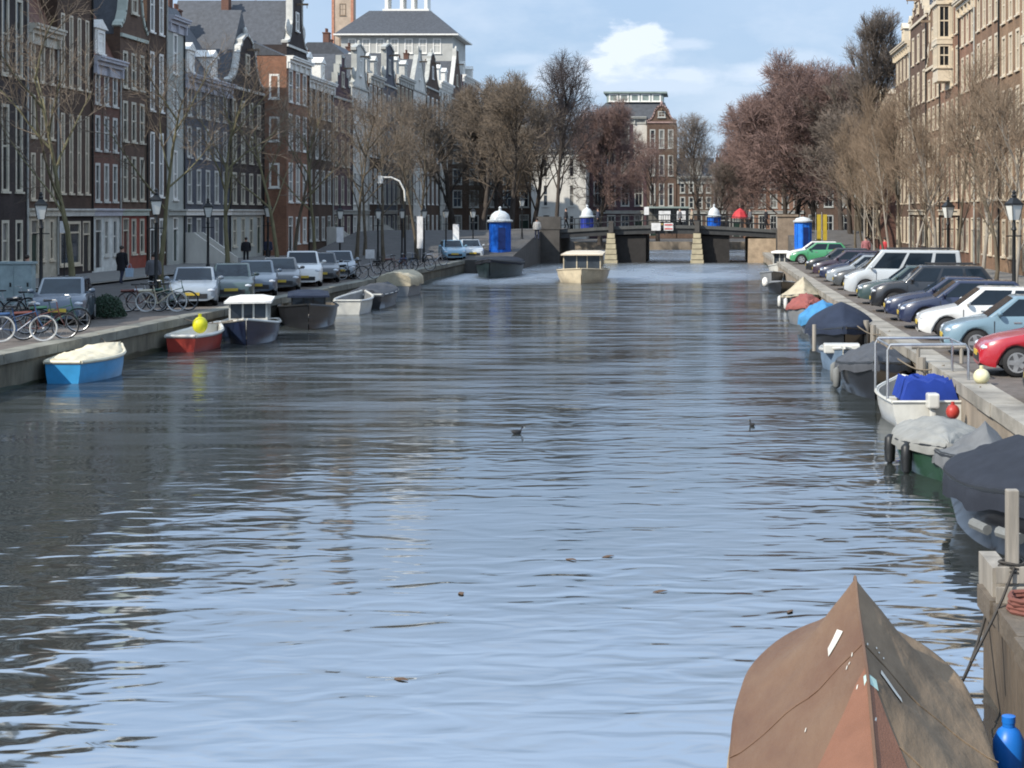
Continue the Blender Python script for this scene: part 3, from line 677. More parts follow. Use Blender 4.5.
# big trees about the bridge
GB = 'large bare trees around the far bridge'
B1 = tm(31, 21, 6, 'vase', .42, (15, 9, 8, 6), (9.0, 3.8, 1.9, 1.1), (0, .13, .055, .026, .017), ((.35,.7),(.4,.8),(.4,.9),(.4,1)), (0,.6,.4,.2,.1))
B2 = tm(32, 15, 3, 'round', .38, (22, 10, 9, 8), (7.8, 3.4, 1.8, 1.1), (0, .11, .05, .03, .026), ((.5,1.0),(.4,.9),(.4,1),(.4,1.1)), (0,.35,.3,.2,.1))
B3 = tm(33, 22, 4, 'column', .36, (26, 9, 8, 5), (8.5, 3.0, 1.5, .9), (0, .10, .045, .025, .018), ((.2,.4),(.2,.4),(.3,.6),(.4,.8)), (0,.8,.7,.5,.3))
B4 = tm(34, 15, 3.5, 'vase', .32, (14, 8, 7, 5), (6.5, 2.8, 1.6, .9), (0, .10, .045, .026, .02), ((.4,.8),(.4,.8),(.4,.9),(.4,1)), (0,.5,.4,.3,.2))
BT = [
 ('tall bare black tree with sky showing through its open crown left of the bridge', 556, 158, B1, BARKD, TW_DARK, .4, (.60,.60,.80)),
 ('dense brown bare tree between the west houses and the tall black tree', 510, 150, B4, BARKD, TW_BROWN, 2.2, (1.0,1.0,.92)),
 ('brown bare tree behind the dense brown tree at the far left end of the row', 482, 165, B4, BARKD, TW_BROWN, 4.2, (1.1,1.1,.98)),
 ('dense brown bare tree close behind the ramp right of the large blue kiosk', 532, 172, B4, BARKD, TW_BROWN, 3.0, (1.0,1.0,.92)),
 ('broad brown bare tree before the purple brown house ending the west row', 496, 180, B2, BARKD, TW_BROWN, 1.9, (.8,.8,.98)),
 ('broad brown bare tree at the back of the west quay beyond the bridge', 455, 172, B4, BARKD, TW_BROWN, .9, (1.2,1.2,.9)),
 ('reddish bare tree right of the tall black tree', 600, 172, B2, BARKD, TW_RED, 1.1, (.62,.62,.80)),
 ('small reddish bare tree in front of the round gabled house', 658, 192, B4, BARKD, TW_RED, .3, (.7,.7,.72)),
 ('loose greyish bare tree above the middle of the bridge', 700, 196, B1, BARKD, TW_GREY, 3.3, (.62,.62,.64)),
 ('low greyish bare tree between the small blue kiosk and the red parasol', 716, 168, B4, BARKD, TW_GREY, 2.6, (.62,.62,.52)),
 ('reddish bare tree whose crown hangs behind the red parasol', 748, 186, B2, BARKD, TW_RED, 3.6, (.45,.45,.60)),
 ('thin bare tree right of the loose greyish tree over the bridge', 726, 200, B1, BARKD, TW_RED, 5.3, (.5,.5,.56)),
 ('huge dense reddish bare tree right of the bridge, the leftmost of the mass', 786, 164, B2, BARKD, TW_RED, 2.0, (.88,.88,.86)),
 ('huge dense reddish brown bare tree in the middle of the right mass', 815, 158, B2, BARKD, TW_RED, 4.4, (.95,.95,.98)),
 ('reddish bare tree behind the others of the right mass, beyond the bridge railing', 795, 176, B2, BARKD, TW_RED, .7, (.95,.95,.95)),
 ('brown bare tree at the right rear of the reddish mass', 842, 150, B4, BARKD, TW_GREY, 5.0, (1.0,1.0,.92)),
 ('brown bare tree low between the reddish mass and the slim trees', 850, 138, B4, BARKD, TW_GREY, 1.4, (.9,.9,.72)),
 ('tall upright poplar-like bare tree rising above the right mass', 860, 150, B3, BARK, TW_GREY, .9, (.95,.95,.93)),
 ('upright bare tree between the tall poplar-like tree and the corner house', 885, 158, B3, BARK, TW_BROWN, 3.9, (.6,.6,.56)),
]
for lb, px, Y_, ms, b_, c_, rz, sc in BT: tree_thing(lb, (PX(px,Y_), Y_, Q), ms, (b_, c_), GB, rz, sc, 'bare_tree')
# ------------------------------------------------------------------ cars
def paint(name, col): return mat(name, col, .32, var=.04, scale=1, spec=.5, coat=.7)
CGLASS = mat('car_glass', (.010,.017,.026), .06, var=.2, spec=.35)
HEADL = mat('headlamp_glass', (.5,.52,.55), .1, var=.2, scale=10, coat=.8)
TAILL = mat('tail_lamp', (.30,.015,.012), .2, coat=.6)
PLATE = mat('plain_yellow_plate', (.5,.36,.05), .5)
PLAST = mat('dark_plastic', (.025,.025,.027), .6)
def interp(t, pts):
    for (a, b), (c, d) in zip(pts, pts[1:]):
        if t <= c: 
            u = (t-a)/(c-a) if c > a else 0; u = u*u*(3-2*u) if False else u
            return b + (d-b)*u
    return pts[-1][1]
CARK = {  # L, W, H, hood line (x from nose 0..L), greenhouse: base front, roof front, roof rear, base rear
 'hatch': dict(L=4.0, W=1.72, H=1.47, top=[(0,.55),(.12,.70),(.5,.82),(1.15,.95),(3.8,1.0),(4,.9)], g=(1.0,1.75,3.45,3.92), wh=(.78,3.28), r=.31),
 'small': dict(L=3.5, W=1.62, H=1.46, top=[(0,.58),(.1,.74),(.4,.86),(.85,.95),(3.3,.99),(3.5,.88)], g=(.72,1.4,3.05,3.44), wh=(.65,2.95), r=.29),
 'sedan': dict(L=4.5, W=1.78, H=1.43, top=[(0,.52),(.12,.68),(.6,.80),(1.35,.93),(3.7,.98),(4.35,.93),(4.5,.75)], g=(1.2,2.0,3.1,3.95), wh=(.85,3.6), r=.32),
 'wagon': dict(L=4.5, W=1.78, H=1.48, top=[(0,.53),(.12,.70),(.6,.82),(1.3,.95),(4.3,1.0),(4.5,.9)], g=(1.15,1.9,4.05,4.44), wh=(.85,3.6), r=.32),
 'suv': dict(L=4.4, W=1.82, H=1.65, top=[(0,.6),(.1,.82),(.5,.98),(1.2,1.06),(4.2,1.1),(4.4,.95)], g=(1.1,1.75,3.85,4.34), wh=(.82,3.5), r=.35),
 'van': dict(L=4.9, W=1.92, H=1.95, top=[(0,.6),(.12,.85),(.5,1.02),(.95,1.12),(4.8,1.14),(4.9,1.0)], g=(.8,1.55,4.75,4.88), wh=(.9,3.85), r=.34),
}
def car_geo(k):
    d = CARK[k]; L_, W_, H_, r = d['L'], d['W'], d['H'], d['r']; ar = r+.055
    bx = lambda x: L_/2 - x                                # nose at +x
    body = MB(); rings = []
    xs = sorted(set([0,.03,.1,.2] + [i*.11 for i in range(3, int(L_/.11))] + [L_-.2,L_-.1,L_-.03,L_]))
    for x in xs:
        t = min(x, L_-x); hw = W_/2*(1-.16*max(0,1-t/.55)**2.2); top = interp(x, d['top'])
        zl = .20 + .10*max(0,1-t/.35)**2; lo = zl
        for wx in d['wh']:
            if abs(x-wx) < ar: lo = max(lo, r + math.sqrt(ar*ar-(x-wx)**2))
        lo = min(lo, top-.12); bel = top-.05; mid = lo + (bel-lo)*.5; fl = .22
        sq = 1 - .10*max(0,1-t/.12)
        half = [(hw*.62, fl), (hw*.70, fl+.01), (hw*.965, lo), (hw*1.0, lo+(bel-lo)*.22), (hw*1.0*sq, mid), (hw*.985*sq, bel-.03), (hw*.93*sq, top), (hw*.55, top+.022)]
        ring = [(bx(x), y, z) for y, z in half] + [(bx(x), -y, z) for y, z in reversed(half)]
        rings.append(ring)
    body.loft(rings)
    for q_ in range((len(rings)-1)*16):
        if q_ % 16 in (0, 1, 13, 14, 15): body.m[q_] = 1
    for xs_ in (d['wh'][0]+.42, (d['g'][0]+d['g'][3])*.5+.02, d['wh'][1]-.38):
        for s_ in (-1, 1):
            y0, y1 = sorted((s_*W_*.485, s_*W_*.5025)); body.box(bx(xs_)-.009, y0, .34, bx(xs_)+.009, y1, interp(xs_, d['top'])-.1, 1)
    # greenhouse
    gf, rf, rr, gr = d['g']; wb, wr = W_/2*.93, W_/2*.76; zb = lambda x: interp(x, d['top']) - .03
    if k == 'van': wr = W_/2*.86
    A = [(bx(gf),-wb*.94,zb(gf)),(bx(gr),-wb*.93,zb(gr)),(bx(gr),wb*.93,zb(gr)),(bx(gf),wb*.94,zb(gf))]
    zr = H_
    B = [(bx(rf),-wr,zr-.03),(bx(rr),-wr*.97,zr-.05),(bx(rr),wr*.97,zr-.05),(bx(rf),wr,zr-.03)]
    gh = MB(); n = 6; rg = []
    gh.hexa(A, B); 
    gm_ = bmesh.new(); me = gh.mesh('tmp', PLAST, recalc=True); gm_.from_mesh(me)
    bmesh.ops.bevel(gm_, geom=list(gm_.edges), offset=.07, segments=3, profile=.6, affect='EDGES'); gm_.verts.ensure_lookup_table()
    gv = [v.co.copy() for v in gm_.verts]; gfs = [[v.index for v in f.verts] for f in gm_.faces]; gm_.free()
    for v in gv:                                            # crown of the roof
        if v.z > zr-.12: v.z += .03*(1-(v.y/wr)**2)
    body.add(gv, gfs, 0)
    # glass panels on the greenhouse faces
    def panel(a, b, c, e, u0, u1, v0, v1, off=.012):
        a, b, c, e = map(Vector, (a, b, c, e)); nn = (b-a).cross(e-a).normalized()
        cen = (a+b+c+e)/4
        if nn.dot(cen - Vector((0,0,H_*.6))) < 0: nn = -nn
        f = lambda u, v: (a.lerp(b,u)).lerp(e.lerp(c,u), v) + nn*off
        m = MB(); n_ = 4
        P = [f(u0,v0), f(u1,v0), f(u1,v1), f(u0,v1)]
        m.hexa([p - nn*.03 for p in P], P); return m
    ws = panel(A[3],A[0],B[0],B[3],.07,.93,.06,.92); rw = panel(A[1],A[2],B[2],B[1],.09,.91,.22,.9)
    side = []
    brk = (.08,.47,.52,.93) if k not in ('van','wagon','suv') else (.07,.34,.375,.66)
    for a, b, c, e in ((A[0],A[1],B[1],B[0]), (A[3],A[2],B[2],B[3])):
        side.append((panel(a,b,c,e,brk[0],brk[1],.14,.88), panel(a,b,c,e,brk[2],brk[3],.14,.88)))
        if k in ('van','wagon','suv'): side.append((panel(a,b,c,e,.70,.94,.14,.88),))
    side = [p for s_ in side for p in s_]
    G = dict(body=body, windscreen=ws, rear_window=rw, side=side, d=d, bx=bx)
    return G
CARM = {}
def car_proto_meshes(k):
    if k in CARM: return CARM[k]
    G = car_geo(k); d = G['d']; bx = G['bx']; W_, r = d['W'], d['r']; o = []
    o.append(('body', G['body'].mesh('body', [PLAST, PLAST], smooth=True, ang=38), (0,0,0), None))
    o.append(('windscreen', G['windscreen'].mesh('windscreen', CGLASS), (0,0,0), None))
    o.append(('rear_window', G['rear_window'].mesh('rear_window', CGLASS), (0,0,0), None))
    for s_ in G['side']: o.append(('side_window', s_.mesh('side_window', CGLASS), (0,0,0), None))
    t = MB(); t.wheelcyl(0,0,0,r,.2,22); tm_ = t.mesh('tyre', RUBBER, smooth=True, ang=50)
    q = MB(); q.lathe([(.001,0),(.06,.005),(.06,.012)],10); q2 = MB()
    q2.wheelcyl(0,0,0,r*.68,.206,20,bev=.012)
    hub = MB(); ro = r*.66
    for i in range(5):
        a = i*1.2566; c_, s_ = math.cos(a), math.sin(a); w0 = .055
        P = [(c_*.05-s_*w0, s_*.05+c_*w0), (c_*ro-s_*w0*.8, s_*ro+c_*w0*.8), (c_*ro+s_*w0*.8, s_*ro-c_*w0*.8), (c_*.05+s_*w0, s_*.05-c_*w0)]
        hub.hexa([(x,-.112,z) for x, z in P], [(x,.112,z) for x, z in P])
    hub.wheelcyl(0,0,0,.07,.23,10,bev=.01)
    rim_d = q2.mesh('rim_well', mat('dark_alloy',(.10,.10,.105),.5,metal=.5), smooth=True, ang=40)
    rim = MB(); rim.v = list(hub.v); rim.f = list(hub.f); rim.m = list(hub.m)
    ringo = []
    for rr_, y in ((r*.70,-.108),(r*.60,-.108),(r*.60,.108),(r*.70,.108)):
        ringo.append([(rr_*math.cos(6.28318*i/22), y, rr_*math.sin(6.28318*i/22)) for i in range(22)])
    rim.loft(ringo + [ringo[0]], cap=False)
    rim_m = rim.mesh('rim', ALU)
    for wx in d['wh']:
        for s_ in (-1, 1): o.append(('wheel', tm_, (bx(wx), s_*(W_/2-.115), r), (('rim', rim_m), ('rim_well', rim_d))))
    wellm = MB()
    for wx in d['wh']:
        pass
    ht = interp(.15, d['top'])
    for s_ in (-1, 1):
        m = MB(); m.ball(bx(.17), s_*W_*.36, ht-.09, .15, W_*.095, .075, 10, 6); o.append(('headlight', m.mesh('headlight', HEADL, smooth=True), (0,0,0), None))
        m = MB(); m.ball(bx(d['L']-.10), s_*W_*.40, interp(d['L']-.3,d['top'])-.14, .08, W_*.07, .12, 10, 6); o.append(('tail_light', m.mesh('tail_light', TAILL, smooth=True), (0,0,0), None))
        m = MB(); xm = d['g'][0]+.32; m.ball(bx(xm), s_*(W_/2+.09), interp(xm,d['top'])+.08, .07, .11, .075, 10, 6); m.box(bx(xm)-.03, min(s_*(W_/2-.1), s_*(W_/2+.05)), interp(xm,d['top'])+.0, bx(xm)+.02, max(s_*(W_/2-.1), s_*(W_/2+.05)), interp(xm,d['top'])+.05)
        o.append(('mirror', m.mesh('mirror', PLAST, smooth=True), (0,0,0), 'paint'))
        for f in (.44, .66):
            m = MB(); xh = d['L']*f; m.box(bx(xh)-.09, s_*W_/2*.97, .80, bx(xh)+.09, s_*W_/2*1.012, .83); o.append(('door_handle', m.mesh('door_handle', ALU), (0,0,0), None))
    m = MB(); m.box(bx(.02)-.02,-W_*.30,.30,bx(.0)+.012,W_*.30,.48); o.append(('grille', m.mesh('grille', PLAST), (0,0,0), None))
    m = MB(); m.box(bx(0),-.26,.42,bx(0)+.03,.26,.53); o.append(('number_plate', m.mesh('number_plate', PLATE), (0,0,0), None))
    m = MB(); m.box(bx(d['L'])-.03,-.26,.62,bx(d['L']),.26,.73); o.append(('number_plate', m.mesh('number_plate', PLATE), (0,0,0), None))
    m = MB(); ar = r+.05; m.box(bx(d['wh'][0]+ar+.02), -W_*.47, .26, bx(d['wh'][0]-ar-.02), W_*.47, r+ar-.02); m.box(bx(d['wh'][1]+ar+.02), -W_*.47, .26, bx(d['wh'][1]-ar-.02), W_*.47, r+ar-.02)
    o.append(('wheel_housing', m.mesh('wheel_housing', DARK), (0,0,0), None))
    if k in ('suv','van'):
        for s_ in (-1, 1):
            m = MB(); m.tube([(bx(d['g'][1]+.2),s_*W_*.36,d['H']+.03),(bx(d['g'][2]-.2),s_*W_*.36,d['H']+.03)],.025,6); o.append(('roof_rail', m.mesh('roof_rail', PLAST), (0,0,0), None))
    CARM[k] = o; return o
def car(label, kind, X_, Y_, heading, pm, cat='car', group=None, z=Q):
    t = thing('parked_car' if kind != 'van' else 'parked_van', label, cat, (X_, Y_, z), R(heading), group)
    for nm, me, loc, sub in car_proto_meshes(kind):
        o = link(nm, me, t, loc)
        if nm == 'body' or sub == 'paint': o.material_slots[0].link = 'OBJECT'; o.material_slots[0].material = pm
        if isinstance(sub, tuple):
            for n2, m2 in sub: link(n2, m2, o)
    return t
GCE = 'cars parked nose to the water on the east quay'; GCW = 'cars parked along the west quay'
P_RED = paint('red_car_paint',(.36,.012,.022)); P_BG = paint('blue_grey_car_paint',(.14,.22,.27)); P_WH = paint('white_car_paint',(.62,.62,.60)); P_NAVY = paint('navy_car_paint',(.012,.018,.05))
P_BLK = paint('black_car_paint',(.012,.013,.016)); P_SIL = paint('silver_car_paint',(.22,.25,.28)); P_LSIL = paint('light_silver_paint',(.42,.45,.47)); P_DGR = paint('dark_grey_car_paint',(.05,.055,.06))
P_GRN = paint('dark_green_grey_paint',(.035,.06,.058)); P_GREEN = paint('green_car_paint',(.05,.25,.11)); P_DBL = paint('slate_blue_paint',(.06,.085,.12)); P_AUB = paint('aubergine_paint',(.035,.02,.035))
def ecar(label, kind, Yc, pm, nose=5.95, rot=176, **k):
    L_ = CARK[kind]['L']; return car(label, kind, nose + L_/2, Yc, rot, pm, group=GCE, **k)
ecar('black car at the right border nosing to the coping, nearest of the east cars', 'hatch', 29.4, P_BLK, nose=6.0)
ecar('bright red hatchback second nearest on the east quay', 'hatch', 34.6, P_RED, nose=5.95)
ecar('blue grey hatchback left of the red car on the east quay', 'hatch', 39.6, P_BG)
ecar('white hatchback with dark windows behind the blue grey hatchback', 'hatch', 44.2, P_WH)
ecar('navy hatchback left of the white hatchback on the east quay', 'hatch', 48.4, P_NAVY)
ecar('dark navy saloon with a pale roof sheen behind the navy hatchback', 'sedan', 52.0, P_NAVY)
ecar('black four wheel drive car in the middle of the east row', 'suv', 56.4, P_BLK)
ecar('dark green grey estate car behind the black four wheel drive', 'wagon', 61.2, P_GRN)
ecar('long pale silver van with dark side windows on the east quay', 'van', 67.0, P_LSIL, cat='van')
ecar('dark grey car just past the silver van', 'hatch', 72.5, P_DGR)
ecar('silver grey car second past the silver van', 'hatch', 76.5, P_SIL)
ecar('navy car third past the silver van', 'sedan', 81, P_NAVY)
ecar('aubergine car fourth past the silver van', 'hatch', 86, P_AUB)
ecar('dark car next to the last green car on the east quay', 'hatch', 91.5, P_BLK)
ecar('green car at the far end of the east parking row', 'hatch', 108, P_GREEN)
ecar('white car beside the green car at the far end of the east row', 'hatch', 112.5, P_WH)
def wcar(label, kind, px, py, pm, rot=-75, **k):
    Y_ = 3.5*F/(py-CY); L_ = CARK[kind]['L']; return car(label, kind, PX(px, Y_) - math.cos(R(rot))*L_/2, Y_ + L_/2*.97, rot, pm, group=GCW, **k)
wcar('small silver car behind the bicycles at far left', 'small', 57, 326, P_DBL)
wcar('silver blue saloon nearest to the navy cabin boat', 'sedan', 192, 307, P_SIL)
wcar('dark green grey hatchback second in the west row behind the silver saloon', 'hatch', 231, 302, P_GRN)
wcar('dark silver hatchback third in the west row', 'hatch', 256, 296.5, P_DBL)
wcar('black estate fourth in the west row', 'wagon', 280, 292, P_DGR)
wcar('white van-like car fifth in the west row', 'suv', 303, 287, P_WH)
wcar('dark car with its tail behind the white car of the west row', 'wagon', 322, 283, P_BLK)
wcar('grey car seventh in the west row behind the small white boat', 'hatch', 340, 279.5, P_SIL)
wcar('light blue car parked left of the large blue kiosk', 'hatch', 455, 260.5, paint('light_blue_paint',(.16,.3,.40)))
wcar('white and blue car right beside the large blue kiosk', 'hatch', 473, 259.5, P_LSIL)
# ------------------------------------------------------------------ boats
class Boat:
    """hull lines: x along the boat from stern 0 to bow L, y half beam, z above the water"""
    def __init__(s, L_, B, Hg, rise=.3, stern=.75, full=.42, pw=2.2):
        s.L, s.B, s.H, s.rise, s.st, s.full, s.pw = L_, B, Hg, rise, stern, full, pw
    def b(s, t):
        a = s.st + (1-s.st)*math.sin(min(t/s.full,1)*math.pi/2)
        return max(.02, s.B/2*a*(1-max(0,(t-s.full)/(1-s.full))**s.pw))
    def g(s, t): return s.H + s.rise*t*t*t
    def hull(s, n=18, inner=.2, thick=.05, deck=None):
        m = MB(); out, inn = [], []
        for i in range(n+1):
            t = i/n; b, g = s.b(t), s.g(t); x = t*s.L; rk = .25*max(0,(t-.8)/.2)**2
            def ring(bb, keel, x0):
                h = [(bb*.05,keel),(bb*.55,keel+.06),(bb*.86,keel*.3+.06),(bb*.96,g*.5),(bb,g)]
                return [(x0 + rk*(z/g if z > 0 else 0), y, z) for y, z in h]
            r_ = ring(b, -.28, x); out.append([(p[0], -p[1], p[2]) for p in reversed(r_)] + r_)
        m.loft(out, closed=False, cap=False); k = len(out[0])
        m.add(out[0], [tuple(range(k))], 0)                     # transom
        z0 = inner
        for i in range(n+1):
            t = min(.985, max(.015, i/n)); b, g = max(.01, s.b(t)-thick), s.g(t); x = t*s.L; rk = .25*max(0,(t-.8)/.2)**2
            zi = z0 if deck is None or t < deck else g-.06
            h = [(b*.80, zi),(b*.97, zi+(g-zi)*.5),(b, g)]
            h = [(x+rk*(z/g), y, z) for y, z in h]; inn.append([(p[0],-p[1],p[2]) for p in reversed(h)] + h)
        m.loft(inn, closed=False, cap=False, mi=1); kk = len(inn[0])
        m.add(inn[0], [tuple(range(kk))], 1)
        for i in range(n):                                       # gunwale caps
            for sd in (0, -1):
                m.quad(out[i][sd], out[i+1][sd], inn[i+1][sd], inn[i][sd], 2)
        m.quad(out[0][0], out[0][-1], inn[0][-1], inn[0][0], 2)
        return m
    def rail(s, r=.04, n=18, dz=0):
        m = MB()
        for sg in (-1, 1):
            m.tube([(i/n*s.L + .25*max(0,(i/n-.8)/.2)**2, sg*(s.b(i/n)+.01), s.g(i/n)-dz) for i in range(n+1)], r, 6)
        m.tube([(0,-s.b(0),s.g(0)-dz),(0,s.b(0),s.g(0)-dz)], r, 6); return m
    def cover(s, ridge, skirt=.2, sag=.6, n=26, k=12, seed=0, wr=.025, t0=0, t1=1, over=.05, thick=True):
        """draped canvas: ridge(t) height above the water, sides hang in a curve to the gunwale and down a skirt"""
        r_ = random.Random(seed); ph = [r_.uniform(0,6.28) for _ in range(8)]; rows = []
        for i in range(n+1):
            t = t0 + (t1-t0)*i/n; b, g = s.b(t)+over, s.g(t)+.03; zr = max(g+.02, ridge(t)); x = t*s.L + .25*max(0,(t-.8)/.2)**2
            row = []
            for j in range(-k, k+1):
                q = abs(j)/k; sg = -1 if j < 0 else 1
                if q <= .84:
                    f = q/.84; z = g + (zr-g)*((1-f)**(1+sag)); y = sg*b*f
                    w = wr*math.sin(f*3.14)*(math.sin(t*31+ph[0]+sg*f*3)+.7*math.sin(t*57+ph[1]-f*9*sg)+.6*math.sin(t*13+f*14+ph[2]))
                    z += w
                else:
                    f = (q-.84)/.16; y = sg*(b + .03*math.sin(t*40+ph[3])*f + .01); z = g - skirt*f*(1+.15*math.sin(t*23+ph[4]))
                row.append((x, y, z))
            rows.append(row)
        m = MB(); m.loft(rows, closed=False, cap=False); kk = 2*k+1
        for e, row in ((0, rows[0]), (1, rows[-1])):             # hang over the ends
            low = [(p[0] + (-.02 if e == 0 else .02), p[1], min(p[2], s.g(e)-skirt*.9)) for p in row]
            m.loft([row, low], closed=False, cap=False)
        return m
def boat(name, label, cat, loc, rot, B_, hullm, inm, gunm, group=None, rail=None, railm=None, inner=.2, deck=None):
    t = thing(name, label, cat, (loc[0], loc[1], 0), R(rot), group)
    B_.hull(inner=inner, deck=deck).build('hull', [hullm, inm, gunm], t, smooth=True, ang=40)
    if rail: B_.rail(rail).build('rub_rail', railm or gunm, t, smooth=True)
    return t
def fenders(t, b, ts, side, m_, z=.35):
    for tt in ts:
        m = MB(); y = side*(b.b(tt)+.10); m.lathe([(.03,-.26),(.09,-.2),(.10,0),(.09,.2),(.03,.26)], 8, tt*b.L, y, z); m.tube([(tt*b.L,y,z+.25),(tt*b.L,side*(b.b(tt)-.03),b.g(tt)+.02)], .012, 4); m.build('fender', m_, t, smooth=True, ang=50)
def canvas(name, col, **k): return mat(name, col, .85, var=k.pop('var',.18), scale=k.pop('scale',2.5), spec=.2, bump=.004, bscale=60, **k)
WHF = mat('white_fender', (.6,.6,.57), .5)
GBE = 'boats moored along the east quay'; GBW = 'boats moored along the west quay'
HBLACK = mat('black_hull', (.014,.015,.018), .3, coat=.3); HGREEN = mat('dark_green_hull', (.02,.055,.032), .35, coat=.3); HWHITE = mat('white_hull', (.56,.55,.50), .35, coat=.3, var=.15)
HGREY = mat('grey_hull', (.2,.21,.22), .4); HNAVY = mat('navy_hull', (.012,.02,.045), .3, coat=.3); HBLUE = mat('light_blue_hull', (.035,.24,.48), .4, coat=.2, var=.2); HRED = mat('red_hull', (.26,.035,.025), .4); HWOOD = mat('varnished_hull', (.10,.045,.02), .3, coat=.4)
C_NAVY = canvas('navy_canvas', (.022,.030,.052)); C_BLGREY = canvas('slate_canvas', (.024,.028,.038)); C_GREY = canvas('grey_canvas', (.17,.175,.17)); C_LGREY = canvas('pale_grey_canvas', (.24,.24,.225)); C_DGREY = canvas('dark_grey_canvas', (.07,.075,.085))
C_LBLUE = canvas('sky_blue_tarp', (.06,.22,.42)); C_BLUE = canvas('bright_blue_tarp', (.018,.045,.25)); C_BEIGE = canvas('beige_canvas', (.42,.37,.27)); C_REDT = canvas('red_tarp', (.26,.085,.075))

# the brown tarpaulin boat in the foreground
BROWN = mat('red_brown_tarpaulin', (.150,.080,.052), .8, var=.22, scale=1.1, spec=.25, bump=.028, bscale=5, stretch=(.55,1.5,1), col2=(.175,.112,.072))
OLIVE = mat('olive_brown_tarpaulin', (.185,.132,.084), .8, var=.38, scale=1.1, spec=.25, bump=.03, bscale=4.5, stretch=(.6,1.6,1))
RUST = mat('rust_orange_tarpaulin', (.190,.090,.056), .8, var=.15, scale=2, spec=.25, bump=.005, bscale=70)
bt = thing('covered_boat', 'boat under a red brown tarpaulin tent with a rust orange end panel, in the foreground', 'boat', (.88, 6.9, 0), R(86.8), GBE)
BL_ = 7.9
Bf = Boat(BL_, 1.74, .60, .06, stern=.88, full=.6, pw=3.2)
Bf.hull().build('hull', [HBLACK, DARK, HBLACK], bt, smooth=True, ang=40)
def rf(t):
    y = t*BL_
    P = [(0,.95),(1.9,1.02),(2.75,1.22),(3.45,1.40),(4.3,1.44),(5.0,1.48),(5.42,1.58),(5.56,1.55),(6.0,1.28),(6.6,1.04),(7.9,.74)]
    return interp(y, P)
def drape(side):
    n, k = 60, 26; rows = []; r_ = random.Random(5); ph = [r_.uniform(0,6.28) for _ in range(6)]
    for i in range(n+1):
        t = .0 + i/n; b = Bf.b(t)+.05; g = Bf.g(t)+.03; zr = rf(t); x = t*BL_; row = []
        for j in range(k+1):
            q = j/k
            if q <= .86:
                f = q/.86; sag = .16 + .22*max(0,1-abs(t-.69)/.24); z = g + (zr-g)*(1-f)**(1+sag)*(1+.0*f); y = b*f
                fold = math.sin((t*BL_*1.15 + f*2.6*(1 if side > 0 else .4)) * 2.6 + ph[0])
                z += .016*(1 if side > 0 else 2.2)*math.sin(f*3.14159)*fold + .007*math.sin(f*3.14159)*math.sin(t*61+f*7+ph[1]) + .005*math.sin(t*37-f*19+ph[2])*min(1,f*6)
            else:
                f = (q-.86)/.14; y = b + .012 + .03*f*math.sin(t*33+ph[3]) ; z = g - .34*f*(1+.08*math.sin(t*19+ph[4])) - .015*math.sin(f*1.6)
            row.append((x, side*y, z))
        rows.append(row)
    m = MB(); m.loft(rows, closed=False, cap=False); return m
drape(1).build('tarpaulin', BROWN, bt, smooth=True, ang=80, recalc=False)         # port side (left in the picture)
o = drape(-1).build('tarpaulin', OLIVE, bt, smooth=True, ang=80, recalc=False); o['label'] = 'olive brown sun-faded tarpaulin half'
def on_drape(t, f, side, up=.012):
    b = Bf.b(t)+.05; g = Bf.g(t)+.03; sag = .16 + .22*max(0,1-abs(t-.69)/.24); ph = [random.Random(5).uniform(0,6.28)]
    r_ = random.Random(5); ph = [r_.uniform(0,6.28) for _ in range(6)]
    z = g + (rf(t)-g)*(1-f)**(1+sag) + .016*(1 if side > 0 else 2.2)*math.sin(f*3.14159)*math.sin((t*BL_*1.15 + f*2.6*(1 if side > 0 else .4))*2.6+ph[0]) + .007*math.sin(f*3.14159)*math.sin(t*61+f*7+ph[1]) + .005*math.sin(t*37-f*19+ph[2])*min(1,f*6)
    return Vector((t*BL_, side*b*f, z+up))
def patch(pts, side_pts, m_, name, n=5):
    """cloth patch lying on the tarpaulin: corner (t, f signed)"""
    a, b, c, d = side_pts; rows = []
    for i in range(n+1):
        u_ = i/n; row = []
        for j in range(n+1):
            v_ = j/n
            t = (a[0]*(1-u_)+b[0]*u_)*(1-v_) + (d[0]*(1-u_)+c[0]*u_)*v_; f = (a[1]*(1-u_)+b[1]*u_)*(1-v_) + (d[1]*(1-u_)+c[1]*u_)*v_
            row.append(on_drape(t, abs(f), 1 if f >= 0 else -1))
        rows.append(row)
    m = MB(); m.loft(rows, closed=False, cap=False); return m.build(name, m_, bt, smooth=True, ang=80, recalc=False)
patch(None, [(.46,.0),(.36,.38),(.02,.75),(.02,.0)], RUST, 'end_panel', 16)
patch(None, [(.45,-.0),(.33,-.24),(.02,-.40),(.02,-.0)], RUST, 'end_panel', 16)
tape = mat('pale_repair_tape', (.6,.57,.5), .6); patch(None, [(.625,.17),(.60,.25),(.575,.25),(.605,.13)], tape, 'repair_patch')
patch(None, [(.49,-.12),(.462,-.25),(.445,-.25),(.474,-.11)], tape, 'repair_patch')
patch(None, [(.440,.03),(.440,-.06),(.424,-.07),(.424,.03)], mat('pale_teal_tape',(.35,.5,.45),.6), 'repair_patch')
rr = random.Random(9)
for i in range(13):
    t, f = rr.uniform(.30,.58), rr.uniform(-.16,.5); l = rr.uniform(.004,.009)
    patch(None, [(t,f),(t+l,f-.008),(t+l,f-.016),(t,f-.009)], tape, 'scuff', 2)
for tt in (.20, .36, .52):
    for sg in (1, -1):
        hm = MB(); hm.tube([on_drape(tt+.004*math.sin(k), k/12, sg, .004) for k in range(13)], .006, 4); hm.build('cross_seam', BROWN if sg > 0 else OLIVE, bt)
